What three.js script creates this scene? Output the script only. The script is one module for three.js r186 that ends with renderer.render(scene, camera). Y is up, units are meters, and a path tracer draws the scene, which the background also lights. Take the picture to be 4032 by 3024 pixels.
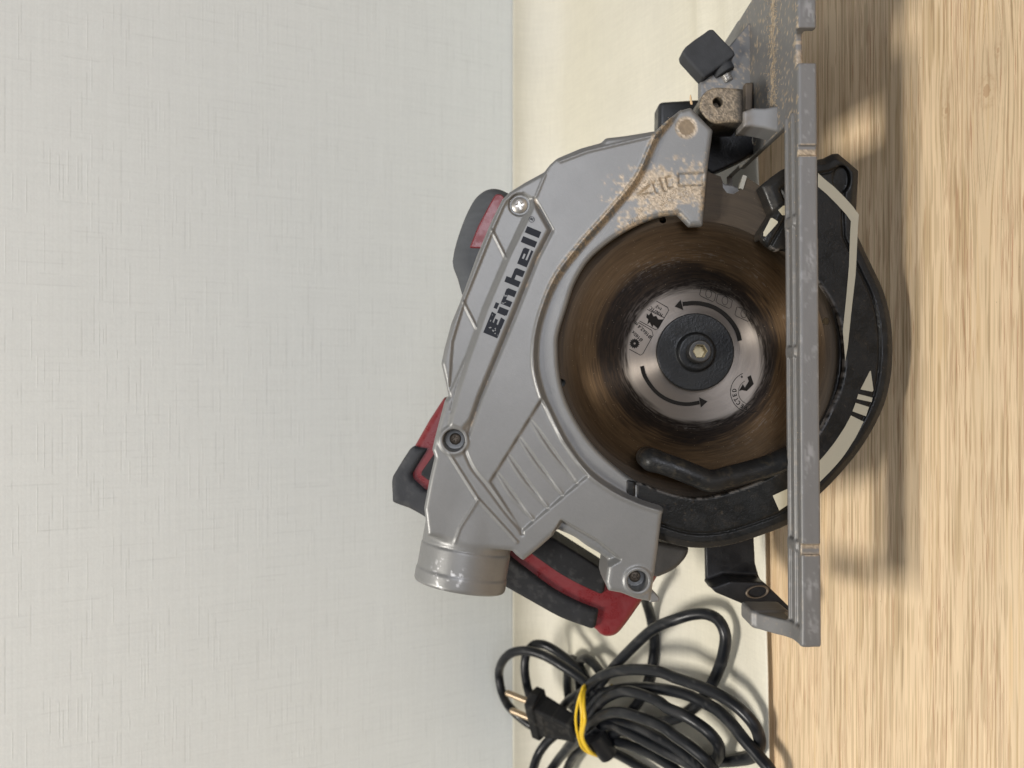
import * as THREE from 'three';
import { RectAreaLightUniformsLib } from 'three/addons/lights/RectAreaLightUniformsLib.js';
import { mergeGeometries } from 'three/addons/utils/BufferGeometryUtils.js';
import { FontLoader } from 'three/addons/loaders/FontLoader.js';

// ------------------------------------------------------------------ camera
// A phone held on its side: the photograph's right edge is down, its top edge is right.
const FOCAL = 3028, CX = 2016, CY = 1512;            // photograph pixels (4032 x 3024)
const PITCH = 25.3 * Math.PI / 180, CAM_H = 0.312;   // looking down 25 degrees, 31 cm above the floor
const scene = new THREE.Scene();
const camera = new THREE.PerspectiveCamera(2 * Math.atan(1512 / FOCAL) * 180 / Math.PI, 4 / 3, 0.01, 30);
camera.position.set(0, CAM_H, 0);
camera.up.set(1, 0, 0);
camera.lookAt(0, CAM_H - Math.sin(PITCH), -Math.cos(PITCH));
camera.focus = 0.335;
camera.userData.fStop = 11;
scene.add(camera);

const renderer = new THREE.WebGLRenderer({ antialias: true });
renderer.toneMapping = THREE.LinearToneMapping;
renderer.toneMappingExposure = 0.96;
renderer.shadowMap.enabled = true;

// ------------------------------------------------------------------ light: a ceiling lamp with two tubes, daylight from out of view placed to light the wall
RectAreaLightUniformsLib.init();
const LAMP = { x: -0.62, y: 2.15, z: 0.05, tube: 128, window: 5.3 };
function areaLight(color, intensity, w, h, pos, target) {
  const l = new THREE.RectAreaLight(color, intensity, w, h);
  l.position.set(...pos); l.lookAt(...target); scene.add(l);
  return l;
}
for (const dz of [-0.12, 0.12]) areaLight(0xfffaf2, LAMP.tube, 0.52, 0.12, [LAMP.x, LAMP.y, LAMP.z + dz], [LAMP.x, 0, LAMP.z + dz]);
areaLight(0xeef3ff, LAMP.window, 1.5, 1.2, [0.75, 1.35, 2.0], [0, 0.25, -0.4]);

// ------------------------------------------------------------------ helpers
let seed = 12345;
const rnd = () => { seed = (Math.imul(seed, 1664525) + 1013904223) >>> 0; return seed / 4294967296; };
const hash = (x, y, z = 0) => { let h = Math.imul(x, 374761393) ^ Math.imul(y, 668265263) ^ Math.imul(z, 2147483647 - 59); h = Math.imul(h ^ (h >>> 13), 1274126177); return ((h ^ (h >>> 16)) >>> 0) / 4294967296; };
const clamp = (x, a = 0, b = 1) => x < a ? a : x > b ? b : x;
const lerp = (a, b, t) => a + (b - a) * t;
const sst = (a, b, x) => { const t = clamp((x - a) / (b - a)); return t * t * (3 - 2 * t); };
function noise(x, y, s = 0) {
  const i = Math.floor(x), j = Math.floor(y), u = x - i, v = y - j, a = u * u * (3 - 2 * u), b = v * v * (3 - 2 * v);
  return lerp(lerp(hash(i, j, s), hash(i + 1, j, s), a), lerp(hash(i, j + 1, s), hash(i + 1, j + 1, s), a), b);
}
const fbm = (x, y, s = 0, o = 4) => { let t = 0, w = 0.5, n = 0; for (let k = 0; k < o; k++) { t += w * noise(x, y, s + k * 7); n += w; x *= 2.03; y *= 2.03; w *= 0.5; } return t / n; };
const lattices = new Map();
function pnoise(x, y, px, py, s = 0) {   // value noise that repeats after px, py cells
  const key = (s * 10007 + px) * 10007 + py;
  let t = lattices.get(key);
  if (!t) { t = new Float32Array(px * py); for (let j = 0; j < py; j++) for (let i = 0; i < px; i++) t[j * px + i] = hash(i, j, s); lattices.set(key, t); }
  const i = Math.floor(x), j = Math.floor(y), u = x - i, v = y - j, a = u * u * (3 - 2 * u), b = v * v * (3 - 2 * v);
  let i0 = i % px, j0 = j % py; if (i0 < 0) i0 += px; if (j0 < 0) j0 += py;
  const i1 = i0 + 1 === px ? 0 : i0 + 1, j1 = (j0 + 1 === py ? 0 : j0 + 1) * px; j0 *= px;
  const p = t[j0 + i0], q = t[j0 + i1], r = t[j1 + i0], w = t[j1 + i1], m = p + (q - p) * a;
  return m + (r + (w - r) * a - m) * b;
}
function makeTex(w, h, data, srgb, repeat = true) {
  const t = new THREE.DataTexture(data, w, h, THREE.RGBAFormat);
  t.magFilter = THREE.LinearFilter; t.minFilter = THREE.LinearMipmapLinearFilter; t.generateMipmaps = true;
  if (repeat) t.wrapS = t.wrapT = THREE.RepeatWrapping;
  if (srgb) t.colorSpace = THREE.SRGBColorSpace;
  t.needsUpdate = true;
  return t;
}
const encTable = Uint8Array.from({ length: 4097 }, (_, i) => { const c = i / 4096; return Math.round(255 * clamp(c <= 0.0031308 ? 12.92 * c : 1.055 * Math.pow(c, 1 / 2.4) - 0.055)); }), enc = c => encTable[(clamp(c) * 4096) | 0];
const set4 = (a, q, r, g, b) => { q *= 4; a[q] = r; a[q + 1] = g; a[q + 2] = b; a[q + 3] = 255; };
const C = (r, g, b) => new THREE.Color().setRGB(r, g, b);
const taken = {};
function numbered(n) { const k = taken[n] = (taken[n] ?? -1) + 1; return k ? `${n}_${String(k).padStart(3, '0')}` : n; }
function mesh(name, geo, mat, parent = scene, data = {}) {
  const m = new THREE.Mesh(geo, mat);
  m.name = parent === scene ? numbered(name) : name;
  m.castShadow = m.receiveShadow = true;
  Object.assign(m.userData, data);
  parent.add(m);
  return m;
}

// ------------------------------------------------------------------ photograph -> place
const crop = (x0, y0, s) => (x, y) => [x0 + x * s, y0 + y * s];
const A = crop(1500, 0, 0.72333), B = crop(2500, 0, 0.69321), Cc = crop(1500, 1200, 0.72314), D = crop(2500, 1000, 0.60271), E = crop(2400, 1800, 0.73779),
  G = crop(1800, 2200, 0.5877), H = crop(2500, 250, 0.36166), P = crop(1700, 700, 0.42194), Q = crop(1500, 1500, 0.36166), R4 = crop(2400, 1050, 0.39172),
  M = crop(1940, 2360, 0.4002), N = crop(2500, 2400, 0.3762), S = crop(2900, 450, 0.36157), T8 = crop(2900, 1900, 0.42194);
const cp = Math.cos(PITCH), sp = Math.sin(PITCH);
// point of the floor-parallel plane at height y (metres) seen at a pixel
function onLevel([px, py], y) {
  const a = (px - CX) / FOCAL, dy = -sp - cp * a, dz = -cp + sp * a, k = (y - CAM_H) / dy;
  return new THREE.Vector3((CY - py) / FOCAL * k, y, dz * k);
}
// The saw leans back so that its blade is square to the lens axis. Saw frame, millimetres: x right, y up, z out of the blade; origin at the blade's centre.
const DB = 345.5, X0 = 125 * DB / FOCAL, Y0 = -717 * DB / FOCAL;
const sawPt = ([px, py], z) => { const d = DB - z; return [(CY - py) * d / FOCAL - X0, (CX - px) * d / FOCAL - Y0, z]; };
const flat = (pts, z) => pts.map(p => sawPt(p, z).slice(0, 2));
function smoothLine(pts, n = 6, closed = false) {
  const c = new THREE.CatmullRomCurve3(pts.map(p => new THREE.Vector3(p[0], p[1], p[2] ?? 0)), closed, 'centripetal');
  return c.getPoints(n * (pts.length - 1)).map(v => [v.x, v.y, v.z]);
}
const arc = pts => smoothLine(pts, 5).map(p => [p[0], p[1]]);

// ------------------------------------------------------------------ solids from distance fields, meshed with surface nets (millimetres in, metres out)
function polyDist(pts, x, y) {
  let best = 1e9, inside = false;
  for (let i = 0, j = pts.length - 1; i < pts.length; j = i++) {
    const [ax, ay] = pts[j], [bx, by] = pts[i], ex = bx - ax, ey = by - ay, wx = x - ax, wy = y - ay;
    const t = clamp((wx * ex + wy * ey) / (ex * ex + ey * ey || 1e-9)), dx = wx - ex * t, dy = wy - ey * t, d = dx * dx + dy * dy;
    if (d < best) best = d;
    if ((ay > y) !== (by > y) && x < (bx - ax) * (y - ay) / (by - ay) + ax) inside = !inside;
  }
  return (inside ? -1 : 1) * Math.sqrt(best);
}
function lineDist(pts, x, y) {
  let best = 1e9;
  for (let i = 1; i < pts.length; i++) {
    const [ax, ay] = pts[i - 1], [bx, by] = pts[i], ex = bx - ax, ey = by - ay, wx = x - ax, wy = y - ay;
    const t = clamp((wx * ex + wy * ey) / (ex * ex + ey * ey || 1e-9)), dx = wx - ex * t, dy = wy - ey * t, d = dx * dx + dy * dy;
    if (d < best) best = d;
  }
  return Math.sqrt(best);
}
function field(f, pts, step = 0.5, pad = 8) {   // the distance to an outline, kept on a grid
  const xs = pts.map(p => p[0]), ys = pts.map(p => p[1]);
  const x0 = Math.min(...xs) - pad, y0 = Math.min(...ys) - pad, w = Math.ceil((Math.max(...xs) + pad - x0) / step) + 2, h = Math.ceil((Math.max(...ys) + pad - y0) / step) + 2;
  const g = new Float32Array(w * h);
  for (let j = 0; j < h; j++) for (let i = 0; i < w; i++) g[j * w + i] = f(pts, x0 + i * step, y0 + j * step);
  const fn = (x, y) => {
    let u = (x - x0) / step, v = (y - y0) / step, out = 0;
    const cu = clamp(u, 0, w - 1.001), cv = clamp(v, 0, h - 1.001);
    if (cu !== u || cv !== v) out = Math.hypot(u - cu, v - cv) * step;
    const i = cu | 0, j = cv | 0, a = cu - i, b = cv - j, k = j * w + i;
    return (g[k] * (1 - a) + g[k + 1] * a) * (1 - b) + (g[k + w] * (1 - a) + g[k + w + 1] * a) * b + out;
  };
  fn.box = [x0 + pad, y0 + pad, x0 + (w - 2) * step - pad, y0 + (h - 2) * step - pad];
  return fn;
}
const smin = (a, b, k) => { const h = Math.max(k - Math.abs(a - b), 0) / k; return Math.min(a, b) - h * h * k * 0.25; };
const smax = (a, b, k) => -smin(-a, -b, k);
const slab = (d2, z, z0, z1, r = 0) => { const a = d2 + r, b = Math.max(z0 + r - z, z - z1 + r); return Math.min(Math.max(a, b), 0) + Math.hypot(Math.max(a, 0), Math.max(b, 0)) - r; };
const boxD = (x, y, z, cx, cy, cz, hx, hy, hz, r = 0) => { const a = Math.abs(x - cx) - hx + r, b = Math.abs(y - cy) - hy + r, c = Math.abs(z - cz) - hz + r; return Math.min(Math.max(a, b, c), 0) + Math.hypot(Math.max(a, 0), Math.max(b, 0), Math.max(c, 0)) - r; };
function capsule(x, y, z, p, q, r1, r2 = r1) {
  const ex = q[0] - p[0], ey = q[1] - p[1], ez = q[2] - p[2], wx = x - p[0], wy = y - p[1], wz = z - p[2];
  const t = clamp((wx * ex + wy * ey + wz * ez) / (ex * ex + ey * ey + ez * ez));
  return Math.hypot(wx - ex * t, wy - ey * t, wz - ez * t) - lerp(r1, r2, t);
}
function cylD(x, y, z, p, q, r, e = 0) {        // capped cylinder from p to q
  const ex = q[0] - p[0], ey = q[1] - p[1], ez = q[2] - p[2], L = Math.hypot(ex, ey, ez), wx = x - p[0], wy = y - p[1], wz = z - p[2];
  const t = (wx * ex + wy * ey + wz * ez) / L, rad = Math.sqrt(Math.max(wx * wx + wy * wy + wz * wz - t * t, 0));
  const a = rad - r + e, b = Math.max(-t, t - L) + e;
  return Math.min(Math.max(a, b), 0) + Math.hypot(Math.max(a, 0), Math.max(b, 0)) - e;
}
function nets(sdf, lo, hi, cell, color) {
  const n = [0, 1, 2].map(k => Math.ceil((hi[k] - lo[k]) / cell) + 3), o = lo.map(v => v - cell), [nx, ny, nz] = n, g = new Float32Array(nx * ny * nz), BL = 6;
  for (let bz = 0; bz < nz; bz += BL) for (let by = 0; by < ny; by += BL) for (let bx = 0; bx < nx; bx += BL) {
    const ex = Math.min(bx + BL, nx), ey = Math.min(by + BL, ny), ez = Math.min(bz + BL, nz);
    const mid = sdf(o[0] + (bx + ex - 1) / 2 * cell, o[1] + (by + ey - 1) / 2 * cell, o[2] + (bz + ez - 1) / 2 * cell), far = Math.abs(mid) > BL * cell * 1.5;
    for (let k = bz; k < ez; k++) for (let j = by; j < ey; j++) for (let i = bx; i < ex; i++) g[(k * ny + j) * nx + i] = far ? mid : sdf(o[0] + i * cell, o[1] + j * cell, o[2] + k * cell);
  }
  const id = new Int32Array(nx * ny * nz).fill(-1), pos = [], idx = [], sx = 1, sy = nx, sz = nx * ny;
  const corners = [0, sx, sy, sx + sy, sz, sx + sz, sy + sz, sx + sy + sz], edges = [[0, 1], [2, 3], [4, 5], [6, 7], [0, 2], [1, 3], [4, 6], [5, 7], [0, 4], [1, 5], [2, 6], [3, 7]];
  for (let k = 0; k < nz - 1; k++) for (let j = 0; j < ny - 1; j++) for (let i = 0; i < nx - 1; i++) {
    const b = k * sz + j * sy + i;
    let m = 0;
    for (let c = 0; c < 8; c++) if (g[b + corners[c]] < 0) m |= 1 << c;
    if (m === 0 || m === 255) continue;
    let x = 0, y = 0, z = 0, t = 0;
    for (const [p, q] of edges) {
      if (((m >> p) & 1) === ((m >> q) & 1)) continue;
      const a = g[b + corners[p]], f = a / (a - g[b + corners[q]]);
      x += (p & 1) + ((q & 1) - (p & 1)) * f; y += ((p >> 1) & 1) + (((q >> 1) & 1) - ((p >> 1) & 1)) * f; z += (p >> 2) + ((q >> 2) - (p >> 2)) * f; t++;
    }
    id[b] = pos.length / 3;
    pos.push(o[0] + (i + x / t) * cell, o[1] + (j + y / t) * cell, o[2] + (k + z / t) * cell);
  }
  const quad = (a, b, c, d, flip) => { if (a < 0 || b < 0 || c < 0 || d < 0) return; flip ? idx.push(a, c, b, a, d, c) : idx.push(a, b, c, a, c, d); };
  for (let k = 1; k < nz - 1; k++) for (let j = 1; j < ny - 1; j++) for (let i = 1; i < nx - 1; i++) {
    const b = k * sz + j * sy + i, s = g[b] < 0;
    if (s !== g[b + sx] < 0) quad(id[b - sy - sz], id[b - sz], id[b], id[b - sy], !s);
    if (s !== g[b + sy] < 0) quad(id[b - sx - sz], id[b - sx], id[b], id[b - sz], !s);
    if (s !== g[b + sz] < 0) quad(id[b - sx - sy], id[b - sy], id[b], id[b - sx], !s);
  }
  const V = pos.length / 3, p = new Float32Array(pos), nor = new Float32Array(V * 3), uv = new Float32Array(V * 2), col = color && new Float32Array(V * 3), e = cell * 0.6;
  for (let v = 0; v < V; v++) {
    const x = p[v * 3], y = p[v * 3 + 1], z = p[v * 3 + 2];
    let a = sdf(x + e, y, z) - sdf(x - e, y, z), b = sdf(x, y + e, z) - sdf(x, y - e, z), c = sdf(x, y, z + e) - sdf(x, y, z - e);
    const l = Math.hypot(a, b, c) || 1; a /= l; b /= l; c /= l;
    nor[v * 3] = a; nor[v * 3 + 1] = b; nor[v * 3 + 2] = c; uv[v * 2] = x / 40 + z / 90; uv[v * 2 + 1] = y / 40 + z / 70;
    if (color) col.set(color(x, y, z, [a, b, c]), v * 3);
    p[v * 3] = x / 1000; p[v * 3 + 1] = y / 1000; p[v * 3 + 2] = z / 1000;
  }
  const geo = new THREE.BufferGeometry();
  geo.setAttribute('position', new THREE.BufferAttribute(p, 3)); geo.setAttribute('normal', new THREE.BufferAttribute(nor, 3)); geo.setAttribute('uv', new THREE.BufferAttribute(uv, 2));
  if (color) geo.setAttribute('color', new THREE.BufferAttribute(col, 3));
  geo.setIndex(idx);
  return geo;
}
const slabSolid = (pts, z0, z1, r, cell = 0.6, color) => { const f = field(polyDist, pts, 0.5, 4), [a, b, c, d] = f.box; return nets((x, y, z) => slab(f(x, y), z, z0, z1, r), [a, b, z0], [c, d, z1], cell, color); };
function sheet(pts, z) {   // flat print: an outline laid at height z
  const g = new THREE.ShapeGeometry(new THREE.Shape(pts.map(p => new THREE.Vector2(p[0] / 1000, p[1] / 1000))));
  g.translate(0, 0, z / 1000);
  return g;
}

// ------------------------------------------------------------------ shared textures
function grainTex(size, cells, power, s) {
  const d = new Uint8Array(size * size * 4);
  for (let j = 0; j < size; j++) for (let i = 0; i < size; i++) {
    const u = i / size, v = j / size;
    let t = 0.5 * pnoise(u * cells, v * cells, cells, cells, s) + 0.3 * pnoise(u * cells * 2, v * cells * 2, cells * 2, cells * 2, s + 1) + 0.2 * pnoise(u * cells / 8, v * cells / 8, cells / 8, cells / 8, s + 2);
    t = Math.pow(t, power) * 255;
    const q = (j * size + i) * 4; d[q] = d[q + 1] = d[q + 2] = t; d[q + 3] = 255;
  }
  return makeTex(size, size, d, false);
}
const fineGrain = grainTex(512, 128, 1, 3), softGrain = grainTex(512, 64, 1, 9);
function roughTex(lo, hi, s) {
  const d = new Uint8Array(256 * 256 * 4);
  for (let j = 0; j < 256; j++) for (let i = 0; i < 256; i++) {
    const u = i / 256, v = j / 256, t = 0.5 * pnoise(u * 8, v * 8, 8, 8, s) + 0.3 * pnoise(u * 24, v * 24, 24, 24, s + 1) + 0.2 * pnoise(u * 80, v * 80, 80, 80, s + 2), c = 255 * lerp(lo, hi, sst(0.3, 0.7, t));
    const q = (j * 256 + i) * 4; d[q] = d[q + 1] = d[q + 2] = c; d[q + 3] = 255;
  }
  return makeTex(256, 256, d, false);
}
const patchyRough = roughTex(0.6, 1, 21);

// ------------------------------------------------------------------ materials
const std = o => new THREE.MeshStandardMaterial({ side: THREE.DoubleSide, ...o });
const phy = o => new THREE.MeshPhysicalMaterial({ side: THREE.DoubleSide, ...o });
const MAT = {
  silver: std({ vertexColors: true, metalness: 0.3, roughness: 0.41, bumpMap: fineGrain, bumpScale: 0.000035 }),
  plate: std({ vertexColors: true, metalness: 0.3, roughness: 0.5, bumpMap: fineGrain, bumpScale: 0.00003 }),
  black: phy({ specularIntensity: 0.5, vertexColors: true, metalness: 0, roughness: 0.5, roughnessMap: patchyRough, bumpMap: softGrain, bumpScale: 0.00008 }),
  blackPlain: phy({ specularIntensity: 0.5, color: C(0.014, 0.014, 0.015), roughness: 0.5, roughnessMap: patchyRough }),
  rubber: phy({ specularIntensity: 0.4, vertexColors: true, roughness: 0.75, bumpMap: softGrain, bumpScale: 0.00008 }),
  red: std({ color: C(0.17, 0.022, 0.025), roughness: 0.45, roughnessMap: patchyRough, bumpMap: softGrain, bumpScale: 0.00004 }),
  cream: std({ color: C(0.50, 0.47, 0.36), roughness: 0.6 }),
  ink: phy({ color: C(0.012, 0.014, 0.02), roughness: 0.6, specularIntensity: 0.5 }),
  bladeInk: phy({ color: C(0.008, 0.007, 0.006), roughness: 0.7, specularIntensity: 0.3 }),
  steel: std({ color: C(0.5, 0.48, 0.45), metalness: 0.85, roughness: 0.38 }),
  oldScrew: std({ color: C(0.16, 0.13, 0.1), metalness: 0.7, roughness: 0.5 }),
  brass: std({ color: C(0.36, 0.31, 0.2), metalness: 0.9, roughness: 0.42 }),
  pin: std({ color: C(0.5, 0.39, 0.27), metalness: 0.9, roughness: 0.3 }),
  carbide: std({ color: C(0.3, 0.28, 0.23), metalness: 0.8, roughness: 0.4 }),
  dust: std({ color: C(0.56, 0.40, 0.24), roughness: 1 }),
};

// ------------------------------------------------------------------ the setting: wood-print floor, wallpapered wall, cream floor sheet turned up against the wall
const WALL_Z = -0.585;
const floorUV = (x, z) => [x / 0.48 + 0.5, (-z - 0.17) / 0.2];
{
  const W = 2048, Hh = 1024, c = new Float32Array(W * Hh * 3), bump = new Float32Array(W * Hh).fill(0.6);
  const base = [0.565, 0.430, 0.272];
  const knots = [[3886, 360, 5.5], [3727, 437, 2.6], [3931, 198, 2.2]].map(([px, py, r]) => { const p = onLevel([px, py], 0), [u, v] = floorUV(p.x, p.z); return [u * W, v * Hh, r / 1000 / 0.48 * W]; });
  for (let j = 0; j < Hh; j++) for (let i = 0; i < W; i++) {
    let u = i / W, v = j / Hh, wob = 0, kd = 0;
    for (const [kx, ky, kr] of knots) { const dx = (i - kx) / 3.2, dy = j - ky; if (dy > 170 || dy < -170 || dx > 170 || dx < -170) continue; const q = Math.exp(-(dx * dx + dy * dy) / (kr * kr * 5)); wob += Math.sign(dy || 1) * q * kr * 0.9 / Hh; kd += q; }
    const vv = v - wob + 0.012 * (pnoise(u * 3, v * 4, 3, 4, 31) - 0.5);
    const band = pnoise(u * 2, vv * 12, 2, 12, 1), mid = pnoise(u * 3, vv * 50, 3, 50, 2), fine = pnoise(u * 11, vv * 240, 11, 240, 3), fib = pnoise(u * 22, vv * 400, 22, 400, 6), dens = pnoise(u * 4, vv * 26, 4, 26, 7);
    let k = 0.98 + 0.08 * (band - 0.5) + 0.08 * (mid - 0.5);
    k -= 0.2 * sst(0.58, 0.76, fine) * sst(0.15, 0.6, dens) + 0.2 * sst(0.58, 0.76, fib);   // printed grain lines
    k += 0.08 * sst(0.3, 0.15, fine);
    const warm = sst(0.6, 0.76, fine) + 0.6 * sst(0.62, 0.76, fib);
    k *= 1 - 0.1 * kd;
    const q = (j * W + i) * 3;
    c[q] = base[0] * 1.16 * k * (1 - 0.02 * warm); c[q + 1] = base[1] * 1.16 * k * (1 - 0.06 * warm); c[q + 2] = base[2] * 1.16 * k * (1 - 0.14 * warm);
  }
  const dab = (x, y, a, col, bm) => { const i = ((Math.round(x) % W) + W) % W, j = ((Math.round(y) % Hh) + Hh) % Hh, q = (j * W + i); for (let k = 0; k < 3; k++) c[q * 3 + k] = lerp(c[q * 3 + k], col[k], a); bump[q] = Math.min(bump[q], bm); };
  for (let n = 0; n < 9000; n++) {                                   // printed pores
    let x = rnd() * W, y = rnd() * Hh;
    if (pnoise(x / W * 4, y / Hh * 18, 4, 18, 44) < 0.1 + 0.4 * rnd()) continue;
    const len = 30 + 200 * rnd() * rnd(), str = 0.3 + 0.5 * rnd() * rnd(), wd = rnd() < 0.6 ? 1 : 2, slope = (rnd() - 0.5) * 0.05, red = rnd();
    for (let t = 0; t < len; t++) { const a = str * Math.sin(Math.PI * (t + 0.5) / len); for (let k = 0; k < wd; k++) dab(x + t, y + slope * t + k, a, [0.30 + 0.06 * red, 0.17, 0.085], 0.25); }
  }
  for (let n = 0; n < 2500; n++) {
    const x = rnd() * W, y = rnd() * Hh, len = 30 + 120 * rnd(), str = 0.1 + 0.2 * rnd(), slope = (rnd() - 0.5) * 0.03;
    for (let t = 0; t < len; t++) dab(x + t, y + slope * t, str * Math.sin(Math.PI * (t + 0.5) / len), [0.78, 0.62, 0.42], 0.6);
  }
  for (const [kx, ky, kr] of knots) for (let j = -30; j <= 30; j++) for (let i = -40; i <= 40; i++) {
    const r = Math.hypot(i / 1.5, j) / kr * (1 + 0.3 * (noise(i / 4, j / 4, 77) - 0.5)), a = r < 0.32 ? 0.55 : 0.4 * Math.exp(-Math.pow((r - 0.75) / 0.2, 2)) * noise(i / 3, j / 3, 55);
    if (r < 1.4) dab(kx + i, ky + j, a, [0.34, 0.2, 0.1], 0.5);
  }
  for (let n = 0; n < 60; n++) { const x = rnd() * W, y = rnd() * Hh; dab(x, y, 0.7, [0.05, 0.04, 0.03], 0.5); dab(x + 1, y, 0.5, [0.05, 0.04, 0.03], 0.5); }   // specks
  const d = new Uint8Array(W * Hh * 4), b = new Uint8Array(W * Hh * 4);
  for (let q = 0; q < W * Hh; q++) { set4(d, q, enc(c[q * 3]), enc(c[q * 3 + 1]), enc(c[q * 3 + 2])); const t = 255 * bump[q]; set4(b, q, t, t, t); }
  const mat = std({ map: makeTex(W, Hh, d, true), bumpMap: makeTex(W, Hh, b, false), bumpScale: 0.00008, roughness: 0.5 });
  const x0 = -1.3, x1 = 1.3, z0 = -0.75, z1 = 1.9, t = 0.02;
  const g = new THREE.BoxGeometry(x1 - x0, t, z1 - z0); g.translate((x0 + x1) / 2, -t / 2, (z0 + z1) / 2);
  const p = g.attributes.position, uv = g.attributes.uv;
  for (let k = 0; k < p.count; k++) uv.setXY(k, ...floorUV(p.getX(k), p.getZ(k)));
  mesh('floor', g, mat, scene, { kind: 'structure', label: 'pale oak wood-print floor with fine brown grain', category: 'floor' });
}
{
  // wallpaper: fine linen weave with loose horizontal and vertical threads
  const W = 1600, Hh = 1600, size = 0.36, col = new Float32Array(W * Hh), bump = new Float32Array(W * Hh), ppm = W / size / 1000;
  for (let j = 0; j < Hh; j++) for (let i = 0; i < W; i++) {
    const u = i / W, v = j / Hh, q = j * W + i;
    const rows = pnoise(u * 8, v * 210, 8, 210, 1), cols = pnoise(u * 210, v * 8, 210, 8, 2), weave = pnoise(u * 420, v * 420, 420, 420, 3), big = pnoise(u * 3, v * 3, 3, 3, 5);
    col[q] = 1 + 0.03 * (rows - 0.5) + 0.025 * (cols - 0.5) + 0.05 * (weave - 0.5) + 0.02 * (big - 0.5);
    bump[q] = 0.5 + 0.12 * (rows - 0.5) + 0.1 * (cols - 0.5) + 0.12 * (weave - 0.5);
  }
  const put = (i, j, a, b) => { i = ((i % W) + W) % W; j = ((j % Hh) + Hh) % Hh; col[j * W + i] *= 1 + a; bump[j * W + i] += b; };
  const rowY = []; for (let y = 0; y < Hh; y += (1.7 + 2.4 * rnd()) * ppm) rowY.push(Math.round(y));
  for (const y of rowY) {   // thin horizontal threads all the way, raised for a stretch here and there
    const a0 = -0.02 - 0.03 * rnd();
    for (let x = 0; x < W; x++) put(x, y, a0 * 1.6 * (0.4 + pnoise(x / 40, y, Math.floor(W / 40), 2048, 8)), -0.12);
    let x = rnd() * W * 0.25;
    while (x < W) { const len = (8 + 26 * rnd()) * ppm, up = rnd() < 0.6; if (rnd() < 0.55) for (let t = 0; t < len; t++) { const e = Math.min(1, t / 12, (len - t) / 12); for (let m = 0; m < 2; m++) put(Math.round(x + t), y + m, up ? 0.05 * e : -0.045 * e, up ? 0.5 * e : -0.3 * e); for (let m = 1; m < 3; m++) put(Math.round(x + t), y - m, -0.045 * e, -0.15 * e); } x += len + (8 + 40 * rnd()) * ppm; }
  }
  for (let x = 0; x < W; x += (2.5 + 5 * rnd()) * ppm) {   // vertical threads: broken, darker
    const X = Math.round(x); let y = rnd() * Hh * 0.3;
    while (y < Hh) { const len = (10 + 30 * rnd()) * ppm, s = 0.25 + 0.75 * rnd() * rnd(); for (let t = 0; t < len; t++) { const e = Math.min(1, t / 20, (len - t) / 20) * s * (0.5 + 0.5 * noise(t / 14, X, 17)); put(X, Math.round(y + t), -0.2 * e, -0.3 * e); put(X + 1, Math.round(y + t), -0.16 * e, -0.2 * e); put(X - 1, Math.round(y + t), -0.08 * e, -0.1 * e); } y += len + (10 + 60 * rnd()) * ppm; }
  }
  for (let n = 0; n < 26; n++) { const x = Math.floor(rnd() * W), y = Math.floor(rnd() * Hh); for (let k = 0; k < 4; k++) put(x + k, y + (k >> 1), -0.25, 0); }
  const d = new Uint8Array(W * Hh * 4), b = new Uint8Array(W * Hh * 4);
  for (let q = 0; q < W * Hh; q++) { const k = col[q]; set4(d, q, enc(0.652 * k), enc(0.67 * k), enc(0.65 * k)); const t = 255 * clamp(bump[q]); set4(b, q, t, t, t); }
  const mat = std({ map: makeTex(W, Hh, d, true), bumpMap: makeTex(W, Hh, b, false), bumpScale: 0.0002, roughness: 0.75 });
  const w = 2.6, h = 1.5, t = 0.05, g = new THREE.BoxGeometry(w, h, t); g.translate(0, h / 2 - 0.02, WALL_Z - t / 2);
  const p = g.attributes.position, uv = g.attributes.uv;
  for (let k = 0; k < p.count; k++) uv.setXY(k, p.getX(k) / size + 0.5, p.getY(k) / size);
  mesh('wall', g, mat, scene, { kind: 'structure', label: 'wall covered in pale grey linen-weave wallpaper', category: 'wall' });
}
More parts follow.
